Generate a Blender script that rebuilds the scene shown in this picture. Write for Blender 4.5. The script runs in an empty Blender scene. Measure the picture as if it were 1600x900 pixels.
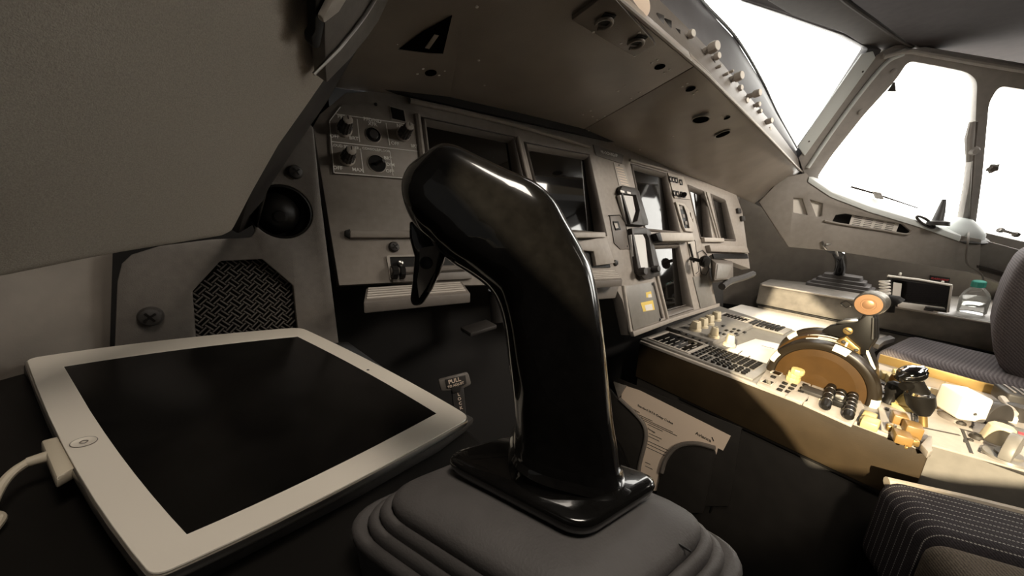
import bpy, bmesh, math, random
from mathutils import Vector, Matrix
random.seed(7)
C = bpy.context.scene.collection
PI = math.pi
def V(*a): return Vector(a)

# ------------------------------------------------------------------ camera
FPX = 540.0
cF = Vector((380-800, 300-450, FPX)).normalized()
cL = Vector((1530-800, 352-450, FPX)); cL = (cL - cF*cL.dot(cF)).normalized()
cU = cL.cross(cF)
def ray(u, v):
    q = Vector(((u-800)/FPX, (v-450)/FPX, 1.0))
    return Vector((cL.dot(q), cF.dot(q), cU.dot(q)))
def at_d(u, v, d): return ray(u, v)*d
def at_x(u, v, X): r = ray(u, v); return r*(X/r.x)
def at_y(u, v, Y): r = ray(u, v); return r*(Y/r.y)
def at_z(u, v, Z): r = ray(u, v); return r*(Z/r.z)

class Pl:
    """a plane in the cockpit with its own axes"""
    def __init__(s, p, n, ex):
        s.p = Vector(p); s.n = Vector(n).normalized()
        ex = Vector(ex); s.ex = (ex - s.n*ex.dot(s.n)).normalized(); s.ey = s.n.cross(s.ex)
    def px(s, u, v, c=0.0):
        r = ray(u, v); return r*(((s.p+s.n*c).dot(s.n))/r.dot(s.n))
    def ab(s, u, v):
        q = s.px(u, v)-s.p; return q.dot(s.ex), q.dot(s.ey)
    def to(s, a, b, c=0.0): return s.p+s.ex*a+s.ey*b+s.n*c
    def pts(s, L, c=0.0): return [s.px(u, v, c) for u, v in L]
    def mat(s, a, b, c=0.0, rot=0.0):
        m = Matrix((s.ex, s.ey, s.n)).transposed().to_4x4(); m.translation = s.to(a, b, c)
        return m @ Matrix.Rotation(rot, 4, 'Z')

# ------------------------------------------------------------------ materials
def lin(c):
    c /= 255.0
    return c/12.92 if c <= .04045 else ((c+.055)/1.055)**2.4
def rgb(r, g, b): return (lin(r), lin(g), lin(b), 1)
def mat(name, col, rough=.5, metal=0, noise=0.0, nscale=60, bump=0.0, bscale=400, spec=.5, coat=0, emit=None):
    m = bpy.data.materials.new(name); m.use_nodes = True
    nt = m.node_tree; b = nt.nodes['Principled BSDF']
    b.inputs['Base Color'].default_value = col; b.inputs['Roughness'].default_value = rough
    b.inputs['Metallic'].default_value = metal; b.inputs['Specular IOR Level'].default_value = spec
    if coat:
        b.inputs['Coat Weight'].default_value = coat; b.inputs['Coat Roughness'].default_value = .04
    tc = nt.nodes.new('ShaderNodeTexCoord')
    if noise:
        n = nt.nodes.new('ShaderNodeTexNoise'); n.inputs['Scale'].default_value = nscale; n.inputs['Detail'].default_value = 4
        nt.links.new(tc.outputs['Object'], n.inputs['Vector'])
        r = nt.nodes.new('ShaderNodeMapRange'); r.inputs[1].default_value = .25; r.inputs[2].default_value = .75
        r.inputs[3].default_value = 1-noise; r.inputs[4].default_value = 1+noise
        nt.links.new(n.outputs['Fac'], r.inputs[0])
        mx = nt.nodes.new('ShaderNodeMix'); mx.data_type = 'RGBA'; mx.blend_type = 'MULTIPLY'; mx.inputs[0].default_value = 1
        mx.inputs[6].default_value = col; nt.links.new(r.outputs[0], mx.inputs[7])
        nt.links.new(mx.outputs[2], b.inputs['Base Color'])
    if bump:
        n = nt.nodes.new('ShaderNodeTexNoise'); n.inputs['Scale'].default_value = bscale; n.inputs['Detail'].default_value = 3
        nt.links.new(tc.outputs['Object'], n.inputs['Vector'])
        bp = nt.nodes.new('ShaderNodeBump'); bp.inputs['Strength'].default_value = bump; bp.inputs['Distance'].default_value = .001
        nt.links.new(n.outputs['Fac'], bp.inputs['Height']); nt.links.new(bp.outputs['Normal'], b.inputs['Normal'])
    if emit:
        b.inputs['Emission Color'].default_value = emit[0]; b.inputs['Emission Strength'].default_value = emit[1]
    return m
M = {}
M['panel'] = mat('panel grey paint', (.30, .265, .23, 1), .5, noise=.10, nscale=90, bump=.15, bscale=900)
M['panel_dark'] = mat('panel dark grey', (.16, .14, .122, 1), .5, noise=.10, nscale=80, bump=.15, bscale=900)  # darker grey for bezels, knobs and plates
M['plate'] = mat('plain grey plate', (.40, .36, .315, 1), .5, noise=.08, nscale=70)
M['shield'] = mat('glareshield brown grey coating', (.30, .262, .222, 1), .33, noise=.14, nscale=12, bump=.25, bscale=700)
M['hood'] = mat('padded hood', (.065, .062, .066, 1), .55, noise=.15, nscale=20)
M['lining'] = mat('side lining fabric', (.36, .322, .276, 1), .85, noise=.16, nscale=900, bump=.35, bscale=1200, spec=.2)
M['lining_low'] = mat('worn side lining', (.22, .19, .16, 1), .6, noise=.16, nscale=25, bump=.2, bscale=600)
M['speaker'] = mat('side console grey', (.135, .12, .105, 1), .5, noise=.12, nscale=120, bump=.2, bscale=900)
M['black'] = mat('black plastic', (.008, .007, .006, 1), .45, spec=.22)
M['pit'] = mat('unlit cavity', (.004, .0035, .003, 1), 1, spec=0)  # shade inside the openings put into the colour
M['dark'] = mat('charcoal plastic', (.035, .031, .028, 1), .5, noise=.15, nscale=40)
M['gloss'] = mat('polished black grip', (.005, .0045, .004, 1), .2, spec=.2, coat=.8, noise=.3, nscale=200)
M['rubber'] = mat('rubber bellows', (.078, .071, .068, 1), .62, noise=.12, nscale=50, bump=.2, bscale=800)
M['bezel'] = mat('white tablet bezel', (.72, .66, .57, 1), .35)
M['screen'] = mat('dark screen glass', (.004, .0035, .003, 1), .04, spec=.95)
M['tscreen'] = mat('dusty tablet glass', (.005, .0045, .004, 1), .22, spec=.25, noise=.5, nscale=30)
M['white'] = mat('white plastic', (.8, .76, .7, 1), .4)
M['cream'] = mat('cream plastic', (.62, .54, .38, 1), .4)
M['yellow'] = mat('pale yellow plastic', (.60, .48, .20, 1), .4)
M['legend'] = mat('engraved white lettering', (.92, .90, .85, 1), .5)
M['red'] = mat('red lettering', (.6, .05, .06, 1), .5)
M['steel'] = mat('brushed steel', (.55, .53, .5, 1), .28, metal=1)
M['chrome'] = mat('chrome', (.8, .8, .8, 1), .08, metal=1)
M['copper'] = mat('copper disc', (.34, .19, .10, 1), .4, metal=.5)
M['brass'] = mat('brass', (.45, .30, .11, 1), .35, metal=.8)
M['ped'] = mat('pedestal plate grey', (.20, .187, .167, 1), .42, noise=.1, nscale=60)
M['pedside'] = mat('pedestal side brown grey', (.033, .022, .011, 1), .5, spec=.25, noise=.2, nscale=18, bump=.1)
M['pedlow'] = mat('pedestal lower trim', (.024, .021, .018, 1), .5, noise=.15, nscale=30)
M['wheel'] = mat('trim wheel brown', (.055, .028, .008, 1), .45, spec=.15, metal=0, noise=.15, nscale=30)
M['rim'] = mat('trim wheel rim', (.016, .011, .006, 1), .33, spec=.3)
M['mark'] = mat('trim wheel white marks', (.85, .80, .66, 1), .4)
M['frame'] = mat('window frame grey', (.42, .395, .37, 1), .5, noise=.1, nscale=40)
M['framelight'] = mat('pale window strip', (.72, .76, .75, 1), .5)
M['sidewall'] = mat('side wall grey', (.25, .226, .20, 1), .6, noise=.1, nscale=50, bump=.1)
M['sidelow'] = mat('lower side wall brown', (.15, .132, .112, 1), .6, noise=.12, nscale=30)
M['ceil'] = mat('ceiling brown', (.034, .027, .026, 1), .9, spec=.15, noise=.15, nscale=40)
M['header'] = mat('header lining', (.052, .044, .038, 1), .8, spec=.15, noise=.1, nscale=40)
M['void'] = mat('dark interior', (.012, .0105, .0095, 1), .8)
M['console'] = mat('right console paint', (.17, .155, .135, 1), .38, noise=.25, nscale=30)
M['paper'] = mat('paper', (.84, .68, .54, 1), .7)
M['paperw'] = mat('white paper', (.72, .68, .62, 1), .7)
M['ink'] = mat('black ink', (.03, .025, .02, 1), .6)
M['grn'] = mat('green plastic cap', (.06, .42, .33, 1), .4)
M['olive'] = mat('green card', (.26, .32, .14, 1), .6)
M['vinyl'] = mat('tan seat piping', (.42, .36, .28, 1), .5, noise=.08, nscale=60)
M['amber'] = mat('amber plastic', (.26, .15, .045, 1), .4)
M['yel_tape'] = mat('yellow tape', (.75, .55, .12, 1), .5)
M['cable'] = mat('off white cable', (.55, .48, .37, 1), .5)

def seat_mat(name, base, sx, dots=True, rib=True, sw=.06, rp=.0042):
    m = bpy.data.materials.new(name); m.use_nodes = True
    nt = m.node_tree; b = nt.nodes['Principled BSDF']; b.inputs['Roughness'].default_value = .9; b.inputs['Specular IOR Level'].default_value = .15
    tc = nt.nodes.new('ShaderNodeTexCoord'); sp = nt.nodes.new('ShaderNodeSeparateXYZ'); nt.links.new(tc.outputs['Object'], sp.inputs[0])
    def mth(op, a, bv=None):
        n = nt.nodes.new('ShaderNodeMath'); n.operation = op
        for i, q in enumerate((a, bv)):
            if q is None: continue
            if isinstance(q, (int, float)): n.inputs[i].default_value = q
            else: nt.links.new(q, n.inputs[i])
        return n.outputs[0]
    fx = mth('FRACT', mth('MULTIPLY', sp.outputs[0], 1/sx)); line = mth('LESS_THAN', fx, sw)
    yz = mth('SUBTRACT', sp.outputs[1], sp.outputs[2])
    if dots: line = mth('MULTIPLY', line, mth('LESS_THAN', mth('FRACT', mth('MULTIPLY', yz, 1/.0042)), .6))
    ribv = mth('ABSOLUTE', mth('SUBTRACT', mth('FRACT', mth('MULTIPLY', sp.outputs[0] if rib == 'x' else yz, 1/rp)), .5))
    nz = nt.nodes.new('ShaderNodeTexNoise'); nz.inputs['Scale'].default_value = 500; nt.links.new(tc.outputs['Object'], nz.inputs['Vector'])
    val = mth('ADD', mth('MULTIPLY', ribv, .9), mth('MULTIPLY', nz.outputs['Fac'], 1.0))
    mx = nt.nodes.new('ShaderNodeMix'); mx.data_type = 'RGBA'; mx.blend_type = 'MULTIPLY'; mx.inputs[0].default_value = 1
    mx.inputs[6].default_value = base; nt.links.new(val, mx.inputs[7])
    m2 = nt.nodes.new('ShaderNodeMix'); m2.data_type = 'RGBA'; nt.links.new(line, m2.inputs[0])
    nt.links.new(mx.outputs[2], m2.inputs[6]); m2.inputs[7].default_value = (.42, .40, .37, 1)
    nt.links.new(m2.outputs[2], b.inputs['Base Color'])
    bp = nt.nodes.new('ShaderNodeBump'); bp.inputs['Strength'].default_value = .4; bp.inputs['Distance'].default_value = .001
    nt.links.new(ribv, bp.inputs['Height']); nt.links.new(bp.outputs['Normal'], b.inputs['Normal'])
    return m
M['seat'] = seat_mat('striped wool seat cover', (.055, .048, .052, 1), .0115, sw=.1)
M['seatb'] = seat_mat('plain ribbed bolster', (.12, .098, .075, 1), .0265, sw=-1)
M['seatfo'] = seat_mat('ribbed seat cover', (.17, .15, .155, 1), .02, dots=False, rib='y', sw=-1, rp=.0075)

def glass_mat(name, tint=(1, 1, 1, 1), refl=.08, milk=0):
    m = bpy.data.materials.new(name); m.use_nodes = True
    nt = m.node_tree; nt.nodes.clear()
    o = nt.nodes.new('ShaderNodeOutputMaterial'); t = nt.nodes.new('ShaderNodeBsdfTransparent'); t.inputs[0].default_value = tint
    g = nt.nodes.new('ShaderNodeBsdfGlossy'); g.inputs['Roughness'].default_value = .03
    x = nt.nodes.new('ShaderNodeMixShader'); lw = nt.nodes.new('ShaderNodeLayerWeight'); lw.inputs['Blend'].default_value = .2
    mm = nt.nodes.new('ShaderNodeMath'); mm.operation = 'MULTIPLY'; mm.inputs[1].default_value = refl
    nt.links.new(lw.outputs['Fresnel'], mm.inputs[0]); nt.links.new(mm.outputs[0], x.inputs[0])
    nt.links.new(t.outputs[0], x.inputs[1]); nt.links.new(g.outputs[0], x.inputs[2]); nt.links.new(x.outputs[0], o.inputs[0])
    if milk:
        df = nt.nodes.new('ShaderNodeBsdfDiffuse'); df.inputs[0].default_value = (.8, .78, .74, 1); x2 = nt.nodes.new('ShaderNodeMixShader'); x2.inputs[0].default_value = milk
        nt.links.new(x.outputs[0], x2.inputs[1]); nt.links.new(df.outputs[0], x2.inputs[2]); nt.links.new(x2.outputs[0], o.inputs[0])
    return m
M['glass'] = glass_mat('window glass', (.97, .98, .98, 1), .25)
M['bottle'] = glass_mat('clear bottle plastic', (.95, .96, .95, 1), 1.0, .22)

# ------------------------------------------------------------------ mesh building
class MB:
    def __init__(s): s.bm = bmesh.new()
    def poly(s, pts):
        return s.bm.faces.new([s.bm.verts.new(p) for p in pts])
    def prism(s, pts, vec):
        a = [s.bm.verts.new(p) for p in pts]; b = [s.bm.verts.new(Vector(p)+vec) for p in pts]; n = len(a)
        s.bm.faces.new(a); s.bm.faces.new(b[::-1])
        for i in range(n): s.bm.faces.new((a[i], b[i], b[(i+1) % n], a[(i+1) % n]))
        return s
    def frame(s, outer, holes, vec):
        t = bmesh.new(); ed = []
        for loop in [outer]+holes:
            vs = [t.verts.new(p) for p in loop]
            for i in range(len(vs)): ed.append(t.edges.new((vs[i], vs[(i+1) % len(vs)])))
        bmesh.ops.triangle_fill(t, use_beauty=True, use_dissolve=True, edges=ed)
        r = bmesh.ops.extrude_face_region(t, geom=list(t.faces))
        # duplicate keeps the original side too
        bmesh.ops.translate(t, verts=[e for e in r['geom'] if isinstance(e, bmesh.types.BMVert)], vec=vec)
        me = bpy.data.meshes.new('tmp'); t.to_mesh(me); t.free()
        # closing side: original faces were consumed by the extrusion when flat, refill them
        s.bm.from_mesh(me); bpy.data.meshes.remove(me)
        return s
    def box(s, c, ax, ay, az):
        vs = []
        for i in (-1, 1):
            for j in (-1, 1):
                for k in (-1, 1): vs.append(s.bm.verts.new(Vector(c)+ax*i+ay*j+az*k))
        for q in ((0, 1, 3, 2), (4, 6, 7, 5), (0, 4, 5, 1), (2, 3, 7, 6), (0, 2, 6, 4), (1, 5, 7, 3)):
            s.bm.faces.new([vs[i] for i in q])
        return s
    def abox(s, x0, x1, y0, y1, z0, z1):
        return s.box(V((x0+x1)/2, (y0+y1)/2, (z0+z1)/2), V((x1-x0)/2, 0, 0), V(0, (y1-y0)/2, 0), V(0, 0, (z1-z0)/2))
    def pbox(s, pl, a, b, w, h, d, c=0, rot=0):
        m = pl.mat(a, b, c, rot)
        ex, ey, ez = (m.col[i].to_3d() for i in range(3))
        return s.box(m.translation+ez*d/2, ex*w/2, ey*h/2, ez*d/2)
    def loft(s, rings, close=True, caps=True):
        R = [[s.bm.verts.new(p) for p in r] for r in rings]
        for a, b in zip(R, R[1:]):
            n = len(a)
            for i in range(n if close else n-1): s.bm.faces.new((a[i], a[(i+1) % n], b[(i+1) % n], b[i]))
        if caps and close:
            s.bm.faces.new(R[0][::-1]); s.bm.faces.new(R[-1])
        return s
    def lathe(s, o, axis, prof, seg=32, flute=0, fn=0, squash=None, caps=True):
        axis = Vector(axis).normalized(); e1 = axis.orthogonal().normalized(); e2 = axis.cross(e1)
        if squash: e1 = Vector(squash).normalized(); e2 = axis.cross(e1)
        rings = []
        for r, h in prof:
            ring = []
            for i in range(seg):
                t = 2*PI*i/seg; rr = r*(1+(flute*math.cos(fn*t) if fn else 0))
                ring.append(Vector(o)+axis*h+(e1*math.cos(t)+e2*math.sin(t))*max(rr, 1e-5))
            rings.append(ring)
        return s.loft(rings, caps=caps)
    def tube(s, pts, r, seg=10):
        pts = [Vector(p) for p in pts]; rings = []; up = None
        for i, p in enumerate(pts):
            t = (pts[min(i+1, len(pts)-1)]-pts[max(i-1, 0)]).normalized()
            if up is None: up = t.orthogonal().normalized()
            up = (up-t*up.dot(t)).normalized(); w = t.cross(up)
            rr = r[i] if isinstance(r, (list, tuple)) else r
            rings.append([p+(up*math.cos(2*PI*k/seg)+w*math.sin(2*PI*k/seg))*rr for k in range(seg)])
        return s.loft(rings)
    def text(s, body, pl, a, b, size, c=.0004, rot=0, align='CENTER', sx=1.0, matrix=None):
        cu = bpy.data.curves.new('t', 'FONT'); cu.body = body; cu.size = size; cu.align_x = align; cu.align_y = 'CENTER'
        cu.extrude = .00015; cu.resolution_u = 2; cu.offset = size*.022
        o = bpy.data.objects.new('t', cu); C.objects.link(o)
        bpy.context.view_layer.update()
        me = bpy.data.meshes.new_from_object(o.evaluated_get(bpy.context.evaluated_depsgraph_get()))
        m = (matrix if matrix is not None else pl.mat(a, b, c, rot)) @ Matrix.Diagonal((sx, 1, 1, 1))
        me.transform(m); s.bm.from_mesh(me)
        bpy.data.meshes.remove(me); bpy.data.objects.remove(o); bpy.data.curves.remove(cu)
        return s
    def build(s, name, m, parent=None, bevel=0, seg=2, smooth=True, angle=.6, subsurf=0, loc=None):
        bm = s.bm
        bmesh.ops.recalc_face_normals(bm, faces=list(bm.faces))
        if bevel:
            bmesh.ops.remove_doubles(bm, verts=list(bm.verts), dist=1e-6)
            bmesh.ops.dissolve_limit(bm, angle_limit=.01, verts=list(bm.verts), edges=list(bm.edges))
            ed = [e for e in bm.edges if len(e.link_faces) == 2 and e.calc_face_angle(0) > .5]
            bmesh.ops.bevel(bm, geom=ed, offset=bevel, segments=seg, profile=.5, affect='EDGES', clamp_overlap=True)
        if parent is not None: off = parent.location.copy()
        elif loc is not None: off = Vector(loc)
        else:
            n = max(1, len(bm.verts)); off = sum((v.co for v in bm.verts), Vector())/n
            off.z = min((v.co.z for v in bm.verts), default=0)
        bmesh.ops.translate(bm, verts=list(bm.verts), vec=-off)
        me = bpy.data.meshes.new(name); bm.to_mesh(me); bm.free()
        if smooth:
            for p in me.polygons: p.use_smooth = True
            me.set_sharp_from_angle(angle=angle)
        me.materials.append(M[m] if isinstance(m, str) else m)
        o = bpy.data.objects.new(name, me); C.objects.link(o)
        if parent is not None: o.parent = parent
        else: o.location = off
        if subsurf:
            md = o.modifiers.new('s', 'SUBSURF'); md.levels = md.render_levels = subsurf
        return o

def sub_origin(part):
    """the point a sub-part's vertices are measured from"""
    return part.parent.location if part.parent else part.location
def subpart(mb, name, m, part, **k):
    root = part.parent
    o = mb.build(name, m, root, **k); o.parent = part
    return o
def tag(o, label, cat, group=None):
    o['label'] = label; o['category'] = cat
    if group: o['group'] = group
    return o
def thing(name, label, cat, loc, group=None):
    o = bpy.data.objects.new(name, None); o.empty_display_size = .02; C.objects.link(o); o.location = loc
    return tag(o, label, cat, group)
def struct(mb, name, m, **k):
    o = mb.build(name, m, **k); o['kind'] = 'structure'; return o

def round_poly(pts, r, seg=6):
    out = []; n = len(pts)
    for i in range(n):
        p, a, b = Vector(pts[i]), Vector(pts[i-1]), Vector(pts[(i+1) % n])
        da, db = (a-p), (b-p); rr = r[i] if isinstance(r, (list, tuple)) else r
        rr = min(rr, da.length*.45, db.length*.45)
        s, e = p+da.normalized()*rr, p+db.normalized()*rr
        for k in range(seg+1):
            t = k/seg; out.append(s*(1-t)**2+p*2*t*(1-t)+e*t*t)
    return out
def offset_scale(pts, k, dz=0):
    c = sum((Vector(p) for p in pts), Vector())/len(pts)
    return [c+(Vector(p)-c)*k+V(0, 0, dz) for p in pts]
def spline(pts, n=8):
    P = [Vector(p) for p in pts]; P = [P[0]*2-P[1]]+P+[P[-1]*2-P[-2]]; out = []
    for i in range(1, len(P)-2):
        a, b, c, d = P[i-1:i+3]
        for k in range(n):
            t = k/n
            out.append(.5*((2*b)+(c-a)*t+(2*a-5*b+4*c-d)*t*t+(3*b-a-3*c+d)*t**3))
    out.append(P[-2]); return out

def screw(pl, a, b, r, root, m='dark', slot=True, name='screw'):
    s = MB().lathe(pl.to(a, b), pl.n, [(r, 0), (r, r*.35), (r*.8, r*.7), (r*.35, r*.85), (.0001, r*.86)], 20).build(name, m, root)
    if slot:
        mb = MB()
        mb.pbox(pl, a, b, r*1.1, r*.2, r*.1, r*.8, .6); mb.pbox(pl, a, b, r*.2, r*1.1, r*.1, r*.8, .6)
        subpart(mb, 'cross_slot', 'black', s, smooth=False)
    return s
def knob(pl, a, b, r, h, root, m='panel_dark', skirt='cream', name='knob', fn=12, lean=(0, 0)):
    """rotary knob: skirt ring, fluted body and a cap with a pointer"""
    o = pl.to(a, b); ax = (pl.n+pl.ex*lean[0]+pl.ey*lean[1]).normalized()
    k = MB().lathe(o, ax, [(r, h*.12), (r*.95, h*.5), (r*.8, h*.55), (r*.75, h*.95), (r*.62, h), (.0001, h)], 48, .05, fn).build(name, m, root)
    subpart(MB().lathe(o, ax, [(r*1.12, 0), (r*1.2, h*.1), (r*1.02, h*.16)], 32), 'skirt', skirt, k)
    subpart(MB().lathe(o+ax*h*.98, ax, [(r*.66, 0), (r*.66, h*.05), (r*.5, h*.08), (.0001, h*.08)], 24, .06, 10), 'cap', skirt, k)
    q = Pl(o+ax*h*1.07, ax, pl.ex)
    subpart(MB().pbox(q, 0, r*.25, r*.12, r*.5, r*.04, 0, 0), 'pointer', 'ink', k, smooth=False)
    return k
def keys(pl, spots, w, h, d, root, m='black', name='key', bevel=True, rot=0):
    """copies of one key, each an object of its own"""
    mb = MB(); loc = Pl((0, 0, 0), (0, 0, 1), (1, 0, 0))
    mb.pbox(loc, 0, 0, w, h, d)
    first = mb.build(name, m, None, bevel=min(w, h)*.18 if bevel else 0, seg=1, loc=(0, 0, 0))
    out = []
    for i, (a, b) in enumerate(spots):
        o = first if i == 0 else first.copy()
        if i: C.objects.link(o)
        o.parent = root
        o.matrix_local = Matrix.Translation(-root.location) @ pl.mat(a, b, 0, rot)
        out.append(o)
    return out

# ================================================================== PLANES OF THE PLACE
PL = Pl((0, .58, 0), (0, -.956, .292), (1, 0, 0))          # main instrument panel
SP = Pl((0, .53, 0), (.06, -.98, .1), (1, 0, 0))           # speaker panel on the captain's side
PT = Pl((0, 0, -.392), (0, 0, 1), (1, 0, 0))               # pedestal top
PS = Pl((.92, 0, -.392), (-1, 0, 0), (0, -1, 0))           # pedestal side towards the captain
RP = Pl((2.19, .039, -.023), (-.78, -.55, -.29), (.576, -.817, 0))   # side windows
def along(pl): return -pl.n

# ================================================================== SETTING
# ---- side lining on the captain's side
LA, LB, LC = ray(0, 435)*.2, ray(360, 370)*.385, ray(600, 0)*.385
LN = (LB-LA).cross(LC-LA).normalized()
LP = Pl(LB, LN, (0, -1, 0))
edge = [(-80, 452), (0, 437), (120, 411), (200, 396), (300, 379), (348, 371), (360, 362), (392, 300), (434, 226), (481, 160), (557, 50), (591, 0), (680, -130), (-80, -180)]
mb = MB(); mb.prism(LP.pts(edge), ray(450, 230).normalized()*.034)
wl = struct(mb, 'wall_left', 'lining', bevel=.014, seg=4)
mb = MB(); mb.prism(LP.pts([(372, 366), (392, 300), (434, 226), (481, 160), (557, 50), (591, 0), (650, -90), (676, -90), (607, 0), (574, 52), (513, 158), (462, 232), (420, 296), (396, 352)], -.010), LN*-.02)
struct(mb, 'return_shade', 'dark', bevel=.002)  # dark strip added over the lining's shaded return face
# window frame trim at its top
mb = MB(); mb.prism(LP.pts([(484, 40), (487, 85), (490, 116), (530, 76), (556, 44), (574, 18), (600, -40), (620, -100), (482, -100)], .004), LN*.014)
struct(mb, 'trim_1', 'speaker', bevel=.002)
mb = MB(); mb.tube([LP.px(u, v, .02) for u, v in ((490, 116), (530, 76), (556, 44), (570, 25), (592, -10))], .0016, 8)
struct(mb, 'trim_2', 'steel')
mb = MB(); mb.prism(LP.pts([(494, 22), (496, 30), (520, 12), (540, -20), (560, -70), (530, -70), (508, -5)], .019), LN*.006)
struct(mb, 'trim_3', 'plate', bevel=.002)
mb = MB(); mb.prism(LP.pts([(478, -20), (479, 38), (473, 48), (475, 62), (480, 67), (487, 66), (494, 30), (497, 0), (497, -40)], .010), LN*.008)
tag(mb.build('latch', 'black', bevel=.002), 'black latch on the edge of the captain side window frame', 'latch')
# ---- lower lining panel beside the tablet
WA, WB = ray(185, 480)*.37, ray(0, 500)*.285
WN = Vector((0, 0, 1)).cross(WB-WA); WN = (WN if WN.y < 0 else -WN).normalized()
WP = Pl(WA, WN, (1, 0, 0))
mb = MB(); mb.prism(WP.pts([(-120, 420), (100, 408), (178, 392), (176, 470), (172, 590), (-120, 640)]), WN*-.03)
struct(mb, 'wall_left_lower', 'lining_low', bevel=.002)

# ---- enclosure of the cockpit, out of frame or dark
mb = MB(); mb.abox(-1.0, 2.9, -1.6, 1.6, -1.15, -1.10); struct(mb, 'floor', 'void', smooth=False)
mb = MB(); mb.abox(-1.0, 2.9, -1.60, -1.55, -1.1, 1.1); struct(mb, 'wall_back', 'void', smooth=False)
mb = MB(); mb.frame([V(-.60, y, z) for y, z in ((-1.6, -1.1), (1.6, -1.1), (1.6, 1.1), (-1.6, 1.1))], [[V(-.60, y, z) for y, z in ((-.25, .105), (-.19, .165), (.0, .29), (.0, .42), (-.07, .58), (-.10, .77), (-.17, .77), (-.315, .655), (-.40, .53), (-.66, .40), (-.66, .33), (-.45, .205))]], V(-.04, 0, 0))  # unseen opening, outlined to shape the sun patches on pedestal and console
struct(mb, 'wall_left_outer', 'void', smooth=False)
mb = MB(); mb.prism([V(-.62, y, z) for y, z in ((-.26, .09), (.07, .30), (.07, .78), (-.68, .78), (-.68, .30))], V(-.004, 0, 0)); struct(mb, 'window_4', 'glass', smooth=False)
mb = MB(); mb.abox(-1, 2.9, 1.2, 1.25, -1.1, .12); mb.abox(-1, .15, 1.2, 1.25, .12, 1.1); struct(mb, 'wall_front', 'void', smooth=False)
mb = MB(); mb.abox(-1, .9, -1.6, 1.3, .88, .92); struct(mb, 'ceiling_rear', 'void', smooth=False)

mb = MB(); mb.abox(-1, .12, .64, .68, -1.1, 1.1); mb.abox(.1, 1.9, .62, 1.22, .17, .19); mb.abox(1.9, 2.6, .76, 1.22, .10, .12); struct(mb, 'wall_front_blocker', 'void', smooth=False)  # unseen boxes added to stop daylight leaking behind the panel

# ---- windows on the first officer's side
def loop_frame(name, m, pl, outer, holes, d=-.03, c=0, r=.02, bevel=.004):
    mb = MB(); mb.frame(pl.pts(outer, c), [round_poly(pl.pts(h, c), r) for h in holes], pl.n*d)
    return struct(mb, name, m, bevel=bevel)
W2 = [(1420, 95), (1470, 104), (1512, 113), (1527, 126), (1524, 200), (1514, 290), (1501, 358), (1440, 338), (1360, 309), (1276, 279), (1300, 243), (1350, 180), (1400, 125)]
W3 = [(1562, 134), (1660, 150), (1760, 160), (1800, 430), (1660, 392), (1524, 360), (1536, 270), (1546, 160)]
outer = [(1248, 246), (1300, 176), (1370, 86), (1400, 70), (1440, 72), (1560, 92), (1700, 116), (1900, 120), (1950, 560), (1700, 450), (1500, 384), (1400, 352), (1280, 300), (1258, 276)]
loop_frame('wall_right', 'frame', RP, outer, [W2, W3])
mb = MB(); mb.prism(RP.pts([(1240, 250), (1400, 85), (1536, 105), (1536, 140), (1520, 250), (1510, 368), (1260, 290)], -.022), RP.n*-.004); struct(mb, 'window_2', 'glass', smooth=False)
mb = MB(); mb.prism(RP.pts([(1546, 110), (1800, 140), (1850, 450), (1516, 368), (1530, 250)], -.022), RP.n*-.004); struct(mb, 'window_3', 'glass', smooth=False)
Q1, Q2 = RP.px(1250, 244), RP.px(1372, 80)
Q3 = V(1.17, .86, .28)
wn = (Q2-Q1).cross(Q3-Q1).normalized()
if wn.y > 0: wn = -wn
WS = Pl(Q1, wn, (1, 0, 0))
W1 = [(1357, 76), (1318, 55), (1240, 28), (1150, -4), (1040, -50), (960, -80), (900, -60), (960, 60), (1100, 220), (1216, 290), (1250, 242)]
WSouter = [(1378, 78), (1330, 44), (1250, 8), (1170, -40), (1060, -90), (960, -130), (860, -90), (880, 60), (1060, 250), (1200, 330), (1262, 262)]
loop_frame('wall_front_right', 'hood', WS, WSouter, [W1], r=.008, bevel=.003)
mb = MB(); mb.prism(WS.pts([(1370, 78), (1320, 48), (1160, -20), (960, -110), (880, -70), (1080, 235), (1210, 310), (1256, 250)], -.02), WS.n*-.004); struct(mb, 'window_1', 'glass', smooth=False)
mb = MB(); mb.prism(WS.pts([(1345, 84), (1362, 80), (1366, 90), (1256, 243), (1245, 228)], .001), WS.n*.006); wt = struct(mb, 'trim_4', 'framelight', bevel=.0015)
for k, (u, v) in enumerate(((1348, 112), (1264, 221))):
    MB().lathe(WS.px(u, v, .007), WS.n, [(.003, 0), (.003, .001), (.0001, .0015)], 12).build('rivet', 'ink', wt)
mb = MB(); mb.tube([WS.px(u, v, .004) for u, v in ((1160, -1), (1230, 22), (1318, 53), (1344, 66))], .004); struct(mb, 'trim_5', 'hood')
# pillar ridge between windshield and side window
mb = MB(); mb.tube(spline([RP.px(u, v, .002) for u, v in ((1262, 262), (1300, 206), (1345, 145), (1385, 98), (1412, 84))]), .007); struct(mb, 'trim_6', 'framelight')
mb = MB(); mb.tube(spline([RP.px(u, v, .004) for u, v in ((1380, 88), (1420, 80), (1450, 84), (1530, 98), (1620, 112), (1700, 122))]), .009); struct(mb, 'trim_7', 'frame')
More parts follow.
